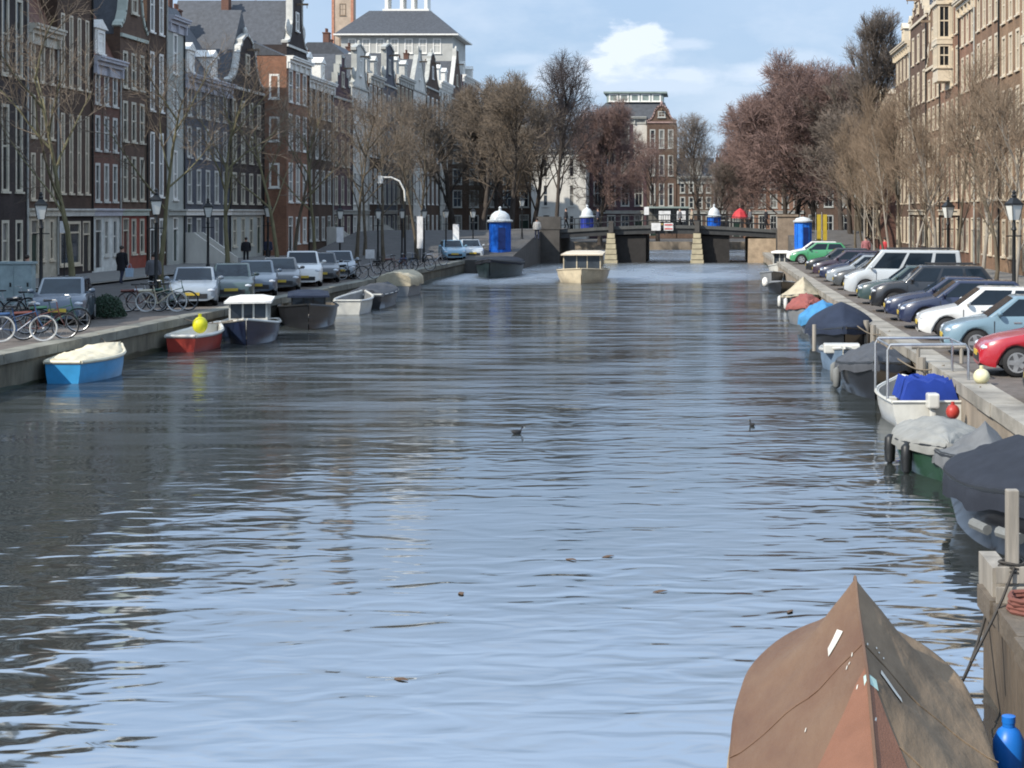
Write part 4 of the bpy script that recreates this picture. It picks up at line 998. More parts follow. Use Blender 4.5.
for k in range(9):
    for sg in (1, -1):
        tt = .06+k*.095; yb = Bf.b(tt)+.085; hm = MB(); hm.tube([(tt*BL_, sg*yb, Bf.g(tt)-.26),(tt*BL_+.02, sg*(yb+.02), Bf.g(tt)-.42),(tt*BL_+.05, sg*(yb-.07), Bf.g(tt)-.58)], .009, 5); hm.build('lashing', mat('tan_rope',(.3,.22,.13),.9), bt)
hm = MB(); hm.tube([on_drape(t/40, .001, 1, .014) for t in range(1, 40)], .012, 6); hm.build('ridge_seam', BROWN, bt)
for sg in (1, -1):
    hm = MB(); hm.tube([(t/40*BL_, sg*(Bf.b(t/40)+.085), Bf.g(t/40)-.30) for t in range(0, 41)], .014, 6); hm.build('hem_rope', mat('tan_rope',(.3,.22,.13),.9), bt)

def qx(px, Y): return PX(px, Y)
# navy covered boat
Bn = Boat(4.6, 2.1, .72, .2, stern=.6, full=.35, pw=3)
t = boat('covered_boat', 'black hulled boat under a dark navy canvas behind the wooden post', 'boat', (4.52, 24.1), -90, Bn, HBLACK, DARK, HBLACK, GBE, .05, IRON)
Bn.cover(lambda t: interp(t, [(0,.9),(.25,1.22),(.6,1.30),(.85,1.12),(1,1.0)]), skirt=.30, sag=-.15, seed=2).build('cover', C_BLGREY, t, smooth=True, ang=70, recalc=False)
for i in range(3):
    f = MB(); tt = .70+i*.12; f.tube([(tt*4.6, -Bn.b(tt)-.10, .34),(tt*4.6+.4, -Bn.b(tt+.07)-.10, .33)], .07, 8); f.build('fender', C_GREY, t)
# grey tent covered green boat behind it
Bg = Boat(3.0, 1.35, .5, .15, stern=.7, full=.4)
t = boat('covered_boat', 'green hulled boat under a mid grey canvas drawn up to a point', 'boat', (4.55, 27.2), -92, Bg, HGREEN, DARK, HGREEN, GBE, .05, IRON)
Bg.cover(lambda t: interp(t, [(0,.65),(.3,.8),(.62,1.10),(.8,.78),(1,.72)]), skirt=.22, sag=.5, seed=4).build('cover', mat('mid_grey_canvas',(.125,.13,.135),.85,bump=.004,bscale=60), t, smooth=True, ang=70, recalc=False)
Bp = Boat(3.6, 1.5, .45, .15, stern=.75, full=.4)
t = boat('covered_boat', 'dark green rowing boat under a flat pale grey canvas', 'boat', (4.25, 29.6), -94, Bp, HGREEN, DARK, HGREEN, GBE, .045, IRON)
fenders(t, Bp, (.45,.75), -1, IRON, .25)
Bp.cover(lambda t: interp(t, [(0,.62),(.4,.82),(.8,.80),(1,.7)]), skirt=.16, sag=-.3, seed=6).build('cover', C_LGREY, t, smooth=True, ang=70, recalc=False)
# white boat with frame and blue tarp
Bw = Boat(3.6, 1.75, .52, .15, stern=.9, full=.4)
t = boat('motor_boat', 'white open boat with a grey tube frame and a bright blue tarp', 'boat', (4.68, 32.7), 92, Bw, HWHITE, mat('grey_boat_floor',(.3,.3,.29),.7), HWHITE, GBE, .035, HWHITE, inner=.12)
m = MB()
for x in (.35, 2.1):
    m.tube([(x,.84,.5),(x,.84,1.55),(x,.78,1.66),(x,-.78,1.66),(x,-.84,1.55),(x,-.84,.5)], .028, 8)
for y in (-.8, .8): m.tube([(.35,y,1.64),(2.1,y,1.64)], .022, 8)
m.build('tube_frame', STEEL, t, smooth=True)
m = MB(); rows = []
for i in range(10):
    rows.append([(.25+i*.14, -.62+j*.13+.02*math.sin(i*2+j), .5 if j in (0, 9) else .92+.05*math.sin(i*1.7+j*2.1)-.03*(i % 3)) for j in range(10)])
m.loft(rows, closed=False, cap=False)
m.loft([rows[0], [(p[0]-.02, p[1], .45) for p in rows[0]]], closed=False, cap=False); m.build('tarp', C_BLUE, t, smooth=True, ang=60, recalc=False)
m = MB(); m.box(-.34,-.12,.42,-.02,.12,.72); m.box(-.26,-.06,-.2,-.12,.06,.42); m.build('outboard_motor', HWHITE, t, bevel=.04)
m = MB(); m.box(1.6,-.8,.36,1.9,.8,.42); m.build('seat', HWHITE, t)
fb = MB(); fb.ball(0,0,0,.14,.14,.15,14,10); fb.lathe([(.035,.14),(.035,.20),(.001,.20)],8)
tag(fb.build('buoy', mat('red_buoy',(.36,.035,.025),.45), None, (5.0, 31.9, .42), smooth=True), 'round red buoy between the white boat and the quay wall', 'buoy')
# dark hulled boat with grey cover
Bd = Boat(5.2, 1.8, .6, .3, stern=.7, full=.4)
t = boat('covered_boat', 'dark hulled boat with a high bow under a crumpled grey cover', 'boat', (4.52, 42.6), -95, Bd, HBLACK, DARK, HBLACK, GBE, .05, IRON)
fenders(t, Bd, (.35,.6), -1, C_GREY, .3)
Bd.cover(lambda t: interp(t, [(0,.8),(.3,1.1),(.6,1.15),(.8,1.05),(1,1.0)]), skirt=.22, sag=.2, seed=8, wr=.05).build('cover', C_DGREY, t, smooth=True, ang=70, recalc=False)
# blue and white small boat
Bb = Boat(2.8, 1.1, .5, .2, stern=.8)
t = boat('rowing_boat', 'small pale blue boat with a white seat ahead of the grey covered boat', 'boat', (3.95, 46.6), -92, Bb, mat('pale_blue_hull',(.13,.19,.27),.5), HWHITE, HWHITE, GBE, .04, HWHITE)
m = MB(); m.box(1.9,-.5,.5,2.5,.5,.75); m.build('seat', HWHITE, t, bevel=.04)
# navy tent boat
Bt = Boat(6.0, 2.15, .62, .3, stern=.8, full=.4)
t = boat('covered_boat', 'dark boat with a boxy navy canvas tent and a small white plate', 'boat', (4.6, 54.2), -93, Bt, HBLACK, DARK, HBLACK, GBE, .05, IRON)
Bt.cover(lambda t: interp(t, [(0,1.25),(.55,1.55),(.72,1.45),(.85,1.05),(1,.95)]), skirt=.2, sag=-.5, seed=10, wr=.01).build('cover', C_NAVY, t, smooth=True, ang=50, recalc=False)
m = MB(); m.box(5.75,-.22,.70,5.84,.18,.82); m.build('name_plate', WH, t)
m = MB(); m.tube([(5.9,-.9,.2),(5.9,-.9,1.0)],.06,8); m.build('fender', WOODG, t)
# sky blue tarp, red tarp, beige tent
Bs = Boat(5.0, 1.7, .55, .2, stern=.8)
t = boat('covered_boat', 'boat under a glossy sky blue tarp behind the navy tent boat', 'boat', (4.5, 60.6), -92, Bs, HGREY, DARK, HGREY, GBE)
Bs.cover(lambda t: interp(t, [(0,1.0),(.4,1.2),(.7,1.1),(1,.85)]), skirt=.3, sag=.1, seed=12, wr=.06).build('cover', C_LBLUE, t, smooth=True, ang=70, recalc=False)
Br = Boat(3.6, 1.5, .6, .2, stern=.8)
t = boat('covered_boat', 'small grey boat heaped with a faded red tarp', 'boat', (4.2, 65.2), -92, Br, HGREY, DARK, HGREY, GBE)
Br.cover(lambda t: interp(t, [(0,.95),(.5,1.2),(1,.85)]), skirt=.12, sag=-.2, seed=14, wr=.06).build('cover', C_REDT, t, smooth=True, ang=70, recalc=False)
Bh = Boat(5.4, 1.95, .55, .25, stern=.8)
t = boat('covered_boat', 'dark hulled boat under a pointed beige tent', 'boat', (4.75, 75.5), -93, Bh, HBLACK, DARK, HBLACK, GBE, .05, IRON)
fenders(t, Bh, (.4,.75), -1, WHF, .3)
Bh.cover(lambda t: interp(t, [(0,.9),(.55,1.5),(.7,1.48),(.85,1.0),(1,.85)]), skirt=.1, sag=.15, seed=16).build('cover', C_BEIGE, t, smooth=True, ang=70, recalc=False)
def white_cruiser(label, loc, rot, L_, B_, grp, sc=1.0, hullm=HWHITE, cabm=HWHITE, roofm=WH, cab=(.25,.72), hz=.55, ch=1.0, name='cabin_boat', nwin=3, deck=None, inner=.2, full=.42, pw=2.2, cw=.86):
    b = Boat(L_, B_, hz, .3, stern=.85, full=full, pw=pw); t = boat(name, label, 'boat', loc, rot, b, hullm, mat('boat_floor',(.2,.17,.13),.7), cabm, grp, .04, cabm, deck=deck, inner=inner)
    x0, x1 = cab[0]*L_, cab[1]*L_; y = min(b.b(cab[0]), b.b(cab[1]))*cw; z0, z1 = hz*.75, hz+ch; z2 = z0+.38
    m = MB(); m.box(x0,-y,z0,x1,-y+.06,z2); m.box(x0,y-.06,z0,x1,y,z2); m.box(x1-.06,-y+.06,z0,x1,y-.06,z2)
    n = nwin
    for i in range(n+1):
        xx = x0 + (x1-x0-.09)*i/n
        for s_ in (-1, 1): yy = s_*(y-.03); m.box(xx, yy-.03, z2, xx+.09, yy+.03, z1)
    for yy in (-.28*y, .28*y): m.box(x1-.07, yy-.03, z2, x1, yy+.03, z1)
    m.build('cabin', cabm, t)
    for i in range(n):
        for s_ in (-1, 1):
            g = MB(); yy = s_*(y-.03); a = x0+(x1-x0-.09)*i/n+.09; e = x0+(x1-x0-.09)*(i+1)/n; g.box(a,yy-.012,z2,e,yy+.012,z1); g.build('window', GLASS3, t)
    for a, e in ((-y+.06,-.28*y-.03),(-.28*y+.03,.28*y-.03),(.28*y+.03,y-.06)):
        g = MB(); g.box(x1-.045,a,z2,x1-.02,e,z1); g.build('windscreen', GLASS3, t)
    m = MB(); m.box(x0-.25,-y-.14,z1,x1+.28,y+.14,z1+.07); m.hexa([(x0-.2,-y-.1,z1+.07),(x1+.2,-y-.1,z1+.07),(x1+.2,y+.1,z1+.07),(x0-.2,y+.1,z1+.07)],[(x0,-y+.25,z1+.15),(x1-.1,-y+.25,z1+.15),(x1-.1,y-.25,z1+.15),(x0,y-.25,z1+.15)]); m.build('roof', roofm, t)
    return t, b
white_cruiser('small white cabin boat moored under the right pillar of the bridge', (5.75, 116), -92, 5.0, 1.9, GBE, ch=.95)
Bx = Boat(4.2, 1.5, .5, .2, stern=.8)
t = boat('rowing_boat', 'dark open boat with pale round fenders past the beige tent', 'boat', (4.4, 90), -92, Bx, HBLACK, DARK, HGREY, GBE, .04, HGREY)
for x in (1.0, 2.2, 3.2):
    m = MB(); m.ball(x,-.85,.55,.18,.18,.22,10,8); m.build('fender', WH, t, smooth=True)
t = boat('rowing_boat', 'grey open boat moored far along the east quay near the white cabin boat', 'boat', (4.5, 104), -92, Bx, HGREY, DARK, HGREY, GBE, .04, HGREY)
# ---- west boats
Bl = Boat(3.4, 1.5, .55, .16, stern=.62, full=.45)
t = boat('rowing_boat', 'light blue rowing boat under a crumpled cream cover, nearest on the west side', 'boat', (-16.38, 41.0), 87.5, Bl, HBLUE, mat('cream_boat_inside',(.62,.55,.38),.6,var=.12), mat('cream_gunwale',(.62,.56,.42),.5), GBW, .05, mat('cream_gunwale',(.62,.56,.42),.5), inner=.33)
for x in (.8, 1.8, 2.8):
    m = MB(); y = Bl.b(x/3.4)-.05; m.box(x-.14,-y,.46,x+.14,y,.51); m.build('seat', mat('cream_boat_inside',(.62,.55,.38),.6), t)
Bl.cover(lambda t: interp(t, [(0,.64),(.2,.78),(.45,.74),(.62,.86),(.8,.84),(1,.78)]), skirt=.03, sag=-.35, seed=22, wr=.022, over=-.03).build('cover', canvas('cream_crumpled_cover', (.60,.54,.40)), t, smooth=True, ang=70, recalc=False)
Bz = Boat(3.0, 1.35, .5, .22, stern=.7)
t = boat('rowing_boat', 'red hulled dinghy with a white gunwale behind the light blue boat', 'boat', (-16.35, 50.2), 86, Bz, HRED, HWHITE, HWHITE, GBW, .06, HWHITE)
m = MB(); m.box(1.2,-.62,.4,1.5,.62,.45); m.build('seat', HWHITE, t)
fb = MB(); fb.ball(0,0,0,.24,.24,.27,14,10); fb.lathe([(.06,.25),(.06,.36),(.001,.36)],8)
tag(fb.build('buoy', mat('yellow_buoy',(.62,.58,.02),.45), None, (-16.0, 51.0, .80), smooth=True), 'large yellow buoy lying in the red dinghy', 'buoy')
t, b = white_cruiser('navy hulled cabin boat with a flat white roof on the west side', (-16.05, 57.2), -77, 4.6, 2.0, GBW, hullm=HNAVY, cab=(.12,.74), hz=.58, ch=.75, nwin=3)
t, b = white_cruiser('black boat with a dark canvas wheelhouse behind the navy cabin boat', (-16.3, 66.2), -76, 6.6, 2.3, GBW, hullm=HBLACK, cabm=IRON, roofm=C_NAVY, cab=(.3,.78), hz=.66, ch=.48, nwin=3)
t = boat('rowing_boat', 'small white boat between the black wheelhouse boat and the flat covered one', 'boat', (-15.2, 68.6), 92, Boat(3.8,1.5,.6,.25), HWHITE, HGREY, HWHITE, GBW, .05, HWHITE)
m = MB(); m.box(1.2,-.6,.42,1.5,.6,.48); m.build('seat', WOOD, t)
Bq = Boat(6.5, 1.95, .65, .2, stern=.8)
t = boat('covered_boat', 'long dark boat under a flat dark cover with a pale edge on the west side', 'boat', (-15.3, 72.5), 92, Bq, HBLACK, DARK, HWHITE, GBW, .05, HWHITE)
Bq.cover(lambda t: interp(t, [(0,.9),(.5,1.05),(1,.95)]), skirt=.1, sag=-.3, seed=18).build('cover', C_DGREY, t, smooth=True, ang=70, recalc=False)
Bq2 = Boat(5.5, 2.0, .8, .2, stern=.85)
t = boat('covered_boat', 'boat under a flat beige cover moored where the west quay wall shows', 'boat', (-16.1, 83.5), 90, Bq2, HGREY, DARK, HGREY, GBW)
Bq2.cover(lambda t: interp(t, [(0,1.25),(.5,1.3),(1,1.2)]), skirt=.3, sag=-.6, seed=19).build('cover', C_BEIGE, t, smooth=True, ang=70, recalc=False)
Bv = Boat(9.0, 3.1, .9, .35, stern=.8)
t = boat('covered_boat', 'dark grey blue barge below the large blue kiosk', 'boat', (-14.0, 114.6), -90, Bv, mat('dark_teal_hull',(.02,.035,.04),.4), DARK, HBLACK, GBW, .06, IRON)
Bv.cover(lambda t: interp(t, [(0,1.25),(.5,1.35),(1,1.3)]), skirt=.2, sag=-.5, seed=20).build('cover', C_BLGREY, t, smooth=True, ang=70, recalc=False)
# tour boat coming down the canal
CREAMH = mat('cream_hull',(.58,.50,.36),.4,coat=.2)
t, b = white_cruiser('cream saloon boat with a flat roof sailing towards us in mid canal', (-7.75, 107.5), -88, 9.0, 3.3, None, hullm=CREAMH, cabm=CREAMH, roofm=CREAM, cab=(.12,.88), hz=.62, ch=1.08, full=.6, pw=4, cw=.93, name='saloon_boat', nwin=5)

# mooring lines
ROPE = mat('weathered_rope', (.16,.13,.095), .9)
for p0, p1, lb in (((4.35,19.9,.85),(5.42,18.2,.95),'slack mooring line from the bow of the dark navy covered boat'),((4.2,26.3,.6),(5.45,24.6,.95),'mooring line from the pale grey covered rowing boat to the coping'),
   ((5.3,33.0,.62),(5.5,31.6,.95),'mooring line from the stern of the white boat'),((4.6,37.6,.95),(5.45,36.0,.95),'mooring line from the high bow of the grey covered boat'),((4.7,48.4,.95),(5.45,46.4,.95),'mooring line from the navy tent boat'),
   ((-16.1,44.2,.75),(-17.2,45.6,.94),'mooring line from the bow of the light blue rowing boat'),((-16.2,53.0,.75),(-17.2,54.6,.94),'mooring line from the bow of the red dinghy'),((-15.4,53.2,.85),(-17.2,52.6,.94),'mooring line from the bow of the navy cabin boat')):
    a, b = Vector(p0), Vector(p1); m = MB(); m.tube([a.lerp(b, i/10) + Vector((0,0,-.18*math.sin(math.pi*i/10))) for i in range(11)], .018, 5)
    tag(m.build('mooring_line', ROPE, None), lb, 'rope', 'mooring lines of the boats')
# ------------------------------------------------------------------ far bridge
BY0, BY1 = 138.5, 149.0; BL, BR_ = PX(560,138.5), PX(776,138.5)
BCON = mat('dark_bridge_iron', (.035,.036,.037), .6, var=.3); BGREY = mat('bridge_stone', (.075,.07,.065), .9, var=.3, scale=.8); ASPH = mat('asphalt', (.055,.055,.056), .9, var=.2)
PALES = mat('pale_pier_stone', (.44,.39,.27), .85, var=.2)
br = thing('bridge', 'low dark three span canal bridge with pale pier noses and iron railings', 'bridge', (BL, BY0, 0)); bl = BR_ - BL
m = MB(); n = 12
top = lambda u: 2.75 + .40*math.sin(math.pi*u)
for i in range(n):
    a, b = i/n, (i+1)/n
    m.hexa([(a*bl,0,top(a)-.62),(b*bl,0,top(b)-.62),(b*bl,BY1-BY0,top(b)-.62),(a*bl,BY1-BY0,top(a)-.62)], [(a*bl,0,top(a)),(b*bl,0,top(b)),(b*bl,BY1-BY0,top(b)),(a*bl,BY1-BY0,top(a))])
m.build('deck', BCON, br)
m = MB()
for i in range(n):
    a, b = i/n, (i+1)/n
    m.hexa([(a*bl,-.14,top(a)-.16),(b*bl,-.14,top(b)-.16),(b*bl,-.004,top(b)-.16),(a*bl,-.004,top(a)-.16)], [(a*bl,-.14,top(a)+.12),(b*bl,-.14,top(b)+.12),(b*bl,-.004,top(b)+.12),(a*bl,-.004,top(a)+.12)])
m.build('deck_edge', mat('grey_bridge_edge',(.075,.077,.075),.7), br)
for px in (630, 714):
    x = PX(px,138.5)-BL; m = MB(); m.box(x-1.45,.3,-1.5,x+1.35,BY1-BY0-.3,2.35); m.build('pier', mat('dark_pier_brick', (.028,.026,.025), .9, var=.3), br)
for px in (611, 697):
    x = PX(px,138)-BL
    m = MB(); z = -.6
    for i in range(7):
        w_ = .62 - .05*i; m.box(x-w_,-1.1+.06*i,z,x+w_,.2,z+.40); z += .46
        if i < 6: m.box(x-w_+.08,-1.0+.06*i,z-.06,x+w_-.08,.19,z,1)
    m.box(x-.2,-.75,z,x+.2,-.2,z+1.0,1); m.build('pier_nose', [PALES, BGREY], br)
m = MB()
for yy in (.15, BY1-BY0-.15):
    for h_ in (.5, 1.0): m.tube([(i/n*bl, yy, top(i/n)+h_) for i in range(n+1)], .035, 6)
    for i in range(45): m.box(i/44*bl-.02, yy-.02, top(i/44)-.01, i/44*bl+.02, yy+.02, top(i/44)+1.0)
m.build('railing', IRON, br)
m = MB(); m.box(-1.9,-.6,-1.6,0,BY1-BY0+.4,2.9); m.box(-1.95,-.65,2.9,.1,.3,4.0); m.build('abutment', BGREY, br)
m = MB(); m.box(bl,-.6,-1.6,bl+.9,BY1-BY0+.4,2.9); m.build('abutment', BGREY, br)
m = MB(); m.box(bl-2.4,-.1,-1.6,bl-.02,BY1-BY0-.2,2.1); m.build('bank_seat', mat('pale_brick_bank',(.38,.29,.2),.9,var=.3), br)
m = MB(); m.box(bl+.1,-1.6,-1,bl+1.75,.0,4.0); m.box(bl-.0,-1.7,4.0,bl+1.85,.1,4.18); m.build('pillar', mat('brown_pillar_stone',(.23,.18,.135),.9,var=.25), br)
# ramps and bridge head land
m = MB(); m.prism([(0,-2),(0,Q+.05),(24,2.85),(36,2.85),(60,Q+.05),(60,-2)], 0, 3.4); m.v = [(LQ+y-.2, 115+x, z) for x, y, z in m.v]; struct(m.build('bridge_ramp_west', BGREY))
m = MB(); m.prism([(0,Q-.3),(24,2.7),(36,2.7),(60,Q-.3)], -30, LQ-.25); m.v = [(y, 115+x, z) for x, y, z in m.v]; struct(m.build('bridge_road_west', ROAD))
m = MB(); m.prism([(0,Q-.3),(16,2.7),(28,2.7),(52,Q-.3)], BR_+.95, 14); m.v = [(y, 123+x, z) for x, y, z in m.v]; struct(m.build('bridge_road_east', ROAD))
m = MB(); m.box(LQ,138.0,-1.6,BL-1.95,150,2.8); struct(m.build('bridge_head_west', BGREY))

# ------------------------------------------------------------------ kiosks
KB = mat('royal_blue_paint', (.008,.10,.46), .4, var=.15); KD = mat('dark_blue_paint', (.01,.03,.14), .4); KW = mat('pale_dome', (.52,.55,.56), .45, var=.1)
def kiosk(label, px, Y_, z, r, h, dome=True, blue=KB, n=16):
    t = thing('kiosk', label, 'kiosk', (PX(px,Y_), Y_, z), .3, 'blue round kiosks about the bridge')
    m = MB(); m.lathe([(r*1.08,0),(r*1.08,.25),(r,.25),(r,h)], n); m.build('body', blue, t, smooth=True, ang=40)
    m = MB(); m.box(-.35*r,-r*1.04,.3,.35*r,-r*.8,h*.82); m.build('door', KD, t)
    m = MB()
    for k in range(8): a = k*.785+.39; m.box(math.cos(a)*r*1.0-.05, math.sin(a)*r*1.0-.05, .25, math.cos(a)*r*1.0+.05, math.sin(a)*r*1.0+.05, h)
    m.build('rib', blue, t)
    m = MB(); m.lathe([(r*1.25,h),(r*1.28,h+.12),(r*1.1,h+.16)], n); m.build('eave', KW, t, smooth=True, ang=40)
    m = MB()
    if dome: m.lathe([(r*1.0,h+.16),(r*.97,h+.34),(r*.82,h+.58),(r*.5,h+.78),(.12,h+.86),(.08,h+1.0),(.12,h+1.07),(.02,h+1.18)], n)
    else: m.lathe([(r*1.02,h+.16),(r*.9,h+.3),(r*.1,h+.42)], n)
    m.build('dome', KW, t, smooth=True, ang=60); return t
kiosk('large blue round kiosk with a white dome on the west quay before the bridge', 500, 121, 1.3, .78, 2.35)
kiosk('small blue kiosk with a white dome at the left end of the bridge', 587, 146, 2.9, .55, 1.0, blue=mat('violet_blue_paint',(.03,.05,.28),.4))
kiosk('small blue kiosk with a pale pointed top right of the bridge centre', 714, 147, 3.1, .55, .85)
kiosk('bright blue kiosk with a flat top behind the right bridge pillar', 803, 126, 1.4, .62, 2.2, dome=False, blue=mat('bright_blue_paint',(.02,.16,.62),.4))

# ------------------------------------------------------------------ street lamps
def lamp_meshes():
    p = MB(); p.lathe([(.16,0),(.16,.35),(.11,.45),(.09,.9),(.065,1.0),(.055,2.9),(.09,2.95),(.06,3.05),(.05,3.25)], 10)
    p.tube([(-.28,0,2.75),(.28,0,2.75)], .022, 6)
    g = MB(); g.loft([[(.11*c,.11*s,3.25) for c, s in ((1,1),(-1,1),(-1,-1),(1,-1))], [(.19*c,.19*s,3.72) for c, s in ((1,1),(-1,1),(-1,-1),(1,-1))]])
    f = MB()
    for c, s in ((1,1),(-1,1),(-1,-1),(1,-1)): f.tube([(.115*c,.115*s,3.24),(.20*c,.20*s,3.73)], .014, 4)
    f.box(-.22,-.22,3.72,.22,.22,3.77); f.hexa([(-.20,-.20,3.77),(.20,-.20,3.77),(.20,.20,3.77),(-.20,.20,3.77)], [(-.07,-.07,3.95),(.07,-.07,3.95),(.07,.07,3.95),(-.07,.07,3.95)])
    f.lathe([(.06,3.95),(.09,4.0),(.05,4.06),(.07,4.12),(.01,4.2)], 8)
    return [('post', p.mesh('post', IRON, smooth=True, ang=40)), ('lantern_glass', g.mesh('lantern_glass', LAMPG)), ('lantern_frame', f.mesh('lantern_frame', IRON))]
LM = lamp_meshes()
def lamp(label, x, y, grp='old street lanterns along the quays', z=Q, sc=1.0):
    t = thing('street_lamp', label, 'street lamp', (x, y, z), .4, grp); t.scale = (sc,)*3
    for nm, me in LM: link(nm, me, t)
LX = -17.75
lamp('black crown lantern beside the pale blue utility cabinet at far left', PX(41,55.5), 55.5)
lamp('black crown lantern above the parked bicycles left of the blue grey house steps', PX(156,60.5), 60.5, sc=1.05)
lamp('black crown lantern in front of the steps of the blue grey house', PX(208,78), 78)
lamp('black crown lantern beside the white car of the west row', PX(268,88), 88)
for px, Y_, lb in ((340,98,'right of the last grey west car'),(378,104,'below the curved white street light'),(402,108,'just right of the curved white street light'),(424,112,'right of the second thin trunk past the curved light'),(446,117,'left of the light blue west car'),(473,121,'directly left of the large blue kiosk'),(522,131,'on the ramp right of the large blue kiosk')):
    lamp('small far lantern ' + lb, PX(px,Y_), Y_, z=Q if Y_ < 125 else 1.8, sc=.95)
lamp('black lantern at the right border of the photo behind the blue grey car', PX(1014,50), 50, sc=1.0)
lamp('black lantern among the slim bare trees of the east quay', PX(948,70), 70, sc=1.0)
t = thing('street_light', 'modern curved street light with a white arm over the west street', 'street light', (PX(405,104), 104, Q))
m = MB(); m.tube([(0,0,0),(0,0,3.5),(0,0,4.2)], [.08,.05,.045], 8); m.build('post', IRON, t)
m = MB(); m.tube([(0,0,4.2),(-.05,0,4.9),(-.35,0,5.5),(-.9,0,5.75),(-1.5,0,5.75)], .055, 8); m.build('arm', WH, t, smooth=True)
m = MB(); m.box(-1.75,-.14,5.35,-1.45,.14,5.85); m.build('lamp_head', WH, t, bevel=.03)

# ------------------------------------------------------------------ people
def person_mesh(pose='stand', seed=0):
    me = bpy.data.meshes.new('body'); r_ = random.Random(seed)
    st = .0 if pose == 'stand' else .26
    V = [(0,0,.98),(0,0,1.18),(0,0,1.40),(0,0,1.50),(0,-.01,1.60),(0,-.02,1.72),
         (.19,0,1.42),(.24,.02,1.14),(.25,-.05,.90),(.25,-.07,.80),(-.19,0,1.42),(-.24,.02,1.14),(-.25,-.05,.90),(-.25,-.07,.80),
         (.10,0,.92),(.11,-st*.5,.50),(.11,-st*.2,.09),(.11,-st*.2-.14,.05),(-.10,0,.92),(-.11,st*.4,.50),(-.11,st,.09),(-.11,st-.14,.05)]
    E = [(0,1),(1,2),(2,3),(3,4),(4,5),(2,6),(6,7),(7,8),(8,9),(2,10),(10,11),(11,12),(12,13),(0,14),(14,15),(15,16),(16,17),(0,18),(18,19),(19,20),(20,21)]
    RD = [.16,.15,.17,.065,.10,.085,.075,.06,.042,.045,.075,.06,.042,.045,.10,.075,.055,.05,.10,.075,.055,.05]
    me.from_pydata(V, E, []); o = bpy.data.objects.new('tmp', me); C.objects.link(o)
    md = o.modifiers.new('s', 'SKIN')
    for i, v in enumerate(me.skin_vertices[0].data): v.radius = (RD[i], RD[i]*.8 if i < 3 else RD[i]); v.use_root = (i == 0)
    sb = o.modifiers.new('u', 'SUBSURF'); sb.levels = 2; sb.render_levels = 2
    dg = bpy.context.evaluated_depsgraph_get(); out = bpy.data.meshes.new_from_object(o.evaluated_get(dg)); out.name = 'body'
    bpy.data.objects.remove(o)
    out.materials.clear(); out.materials.append(BLACKC); out.materials.append(SKIN); out.materials.append(BLACKC)
    for p in out.polygons:
        z, x = p.center.z, abs(p.center.x)
        p.material_index = 1 if z > 1.50 or (x > .19 and z < .92 and z > .7) else (2 if z < .92 else 0); p.use_smooth = True
    return out
PM = {k: person_mesh(k) for k in ('stand', 'walk')}
def hair_mesh():
    m = MB(); m.ball(0,.02,1.71,.102,.118,.105,10,6); me = m.mesh('hair', HAIRM, smooth=True); return me
HMESH = hair_mesh()
def coat_mesh(l):
    m = MB(); rings = []
    for z, a, b in ((l,.27,.20),(l+.2,.25,.19),(1.0,.225,.17),(1.2,.22,.165),(1.38,.245,.16),(1.46,.15,.11),(1.50,.09,.09)):
        rings.append([(a*math.cos(k*.5236), b*math.sin(k*.5236), z) for k in range(12)])
    m.loft(rings, cap=False)
    for s_ in (-1, 1): m.tube([(s_*.20,0,1.42),(s_*.265,.02,1.14),(s_*.27,-.05,.90)], [.092,.078,.062], 8)
    return m.mesh('coat', BLACKC, smooth=True, ang=60)
COAT = {k: coat_mesh(l) for k, l in (('long',.62),('short',.86))}
def person(label, x, y, rot, top=BLACKC, bot=NAVYC, pose='walk', coat='short', z=Q, sc=1.0, grp='people about the quays and the bridge'):
    t = thing('person', label, 'person', (x, y, z), R(rot), grp); t.scale = (sc,)*3
    o = link('body', PM[pose], t)
    for i, mm in ((0, top), (2, bot)): o.material_slots[i].link = 'OBJECT'; o.material_slots[i].material = mm
    c = link('coat', COAT[coat], t); c.material_slots[0].link = 'OBJECT'; c.material_slots[0].material = top
    link('hair', HMESH, t); return t
person('person in a long black coat walking on the west pavement before the arched red entrance', PX(122,78), 78, 160, BLACKC, NAVYC, 'walk', 'long', sc=1.03)
bgm = MB(); bgm.hexa([(-.17,-.07,0),(.17,-.07,0),(.17,.07,0),(-.17,.07,0)], [(-.2,-.05,.42),(.2,-.05,.42),(.2,.05,.42),(-.2,.05,.42)]); bgm.tube([(-.1,0,.42),(-.06,0,.62),(.06,0,.62),(.1,0,.42)], .012, 5)
tag(bgm.build('bag', mat('pale_blue_bag',(.35,.45,.55),.6), None, (PX(129.5,77.8), 77.8, Q+.35), bevel=.02), 'pale blue carrier bag held low by the person in the long black coat', 'bag')
person('dark clothed person standing by the doorway of the grey house on the left', PX(246,108), 108, 200, BLACKC, BLACKC, 'stand')
person('second dark clothed person in the doorway beside the white painted door', PX(268,110), 110, 170, NAVYC, BLACKC, 'stand')
person('person with a dark head behind the bicycles below the second lantern', PX(153.5,67), 67, 190, GREYC, BLACKC, 'walk')
person('person in grey near the pale blue cabinet at the far left', PX(27,64), 64, 180, NAVYC, BLACKC, 'stand')
person('person in a pale top on the bridge ramp right of the large blue kiosk', PX(537,131.5), 131.5, 190, mat('pale_cloth',(.45,.44,.42),.9), NAVYC, 'walk', z=2.1)
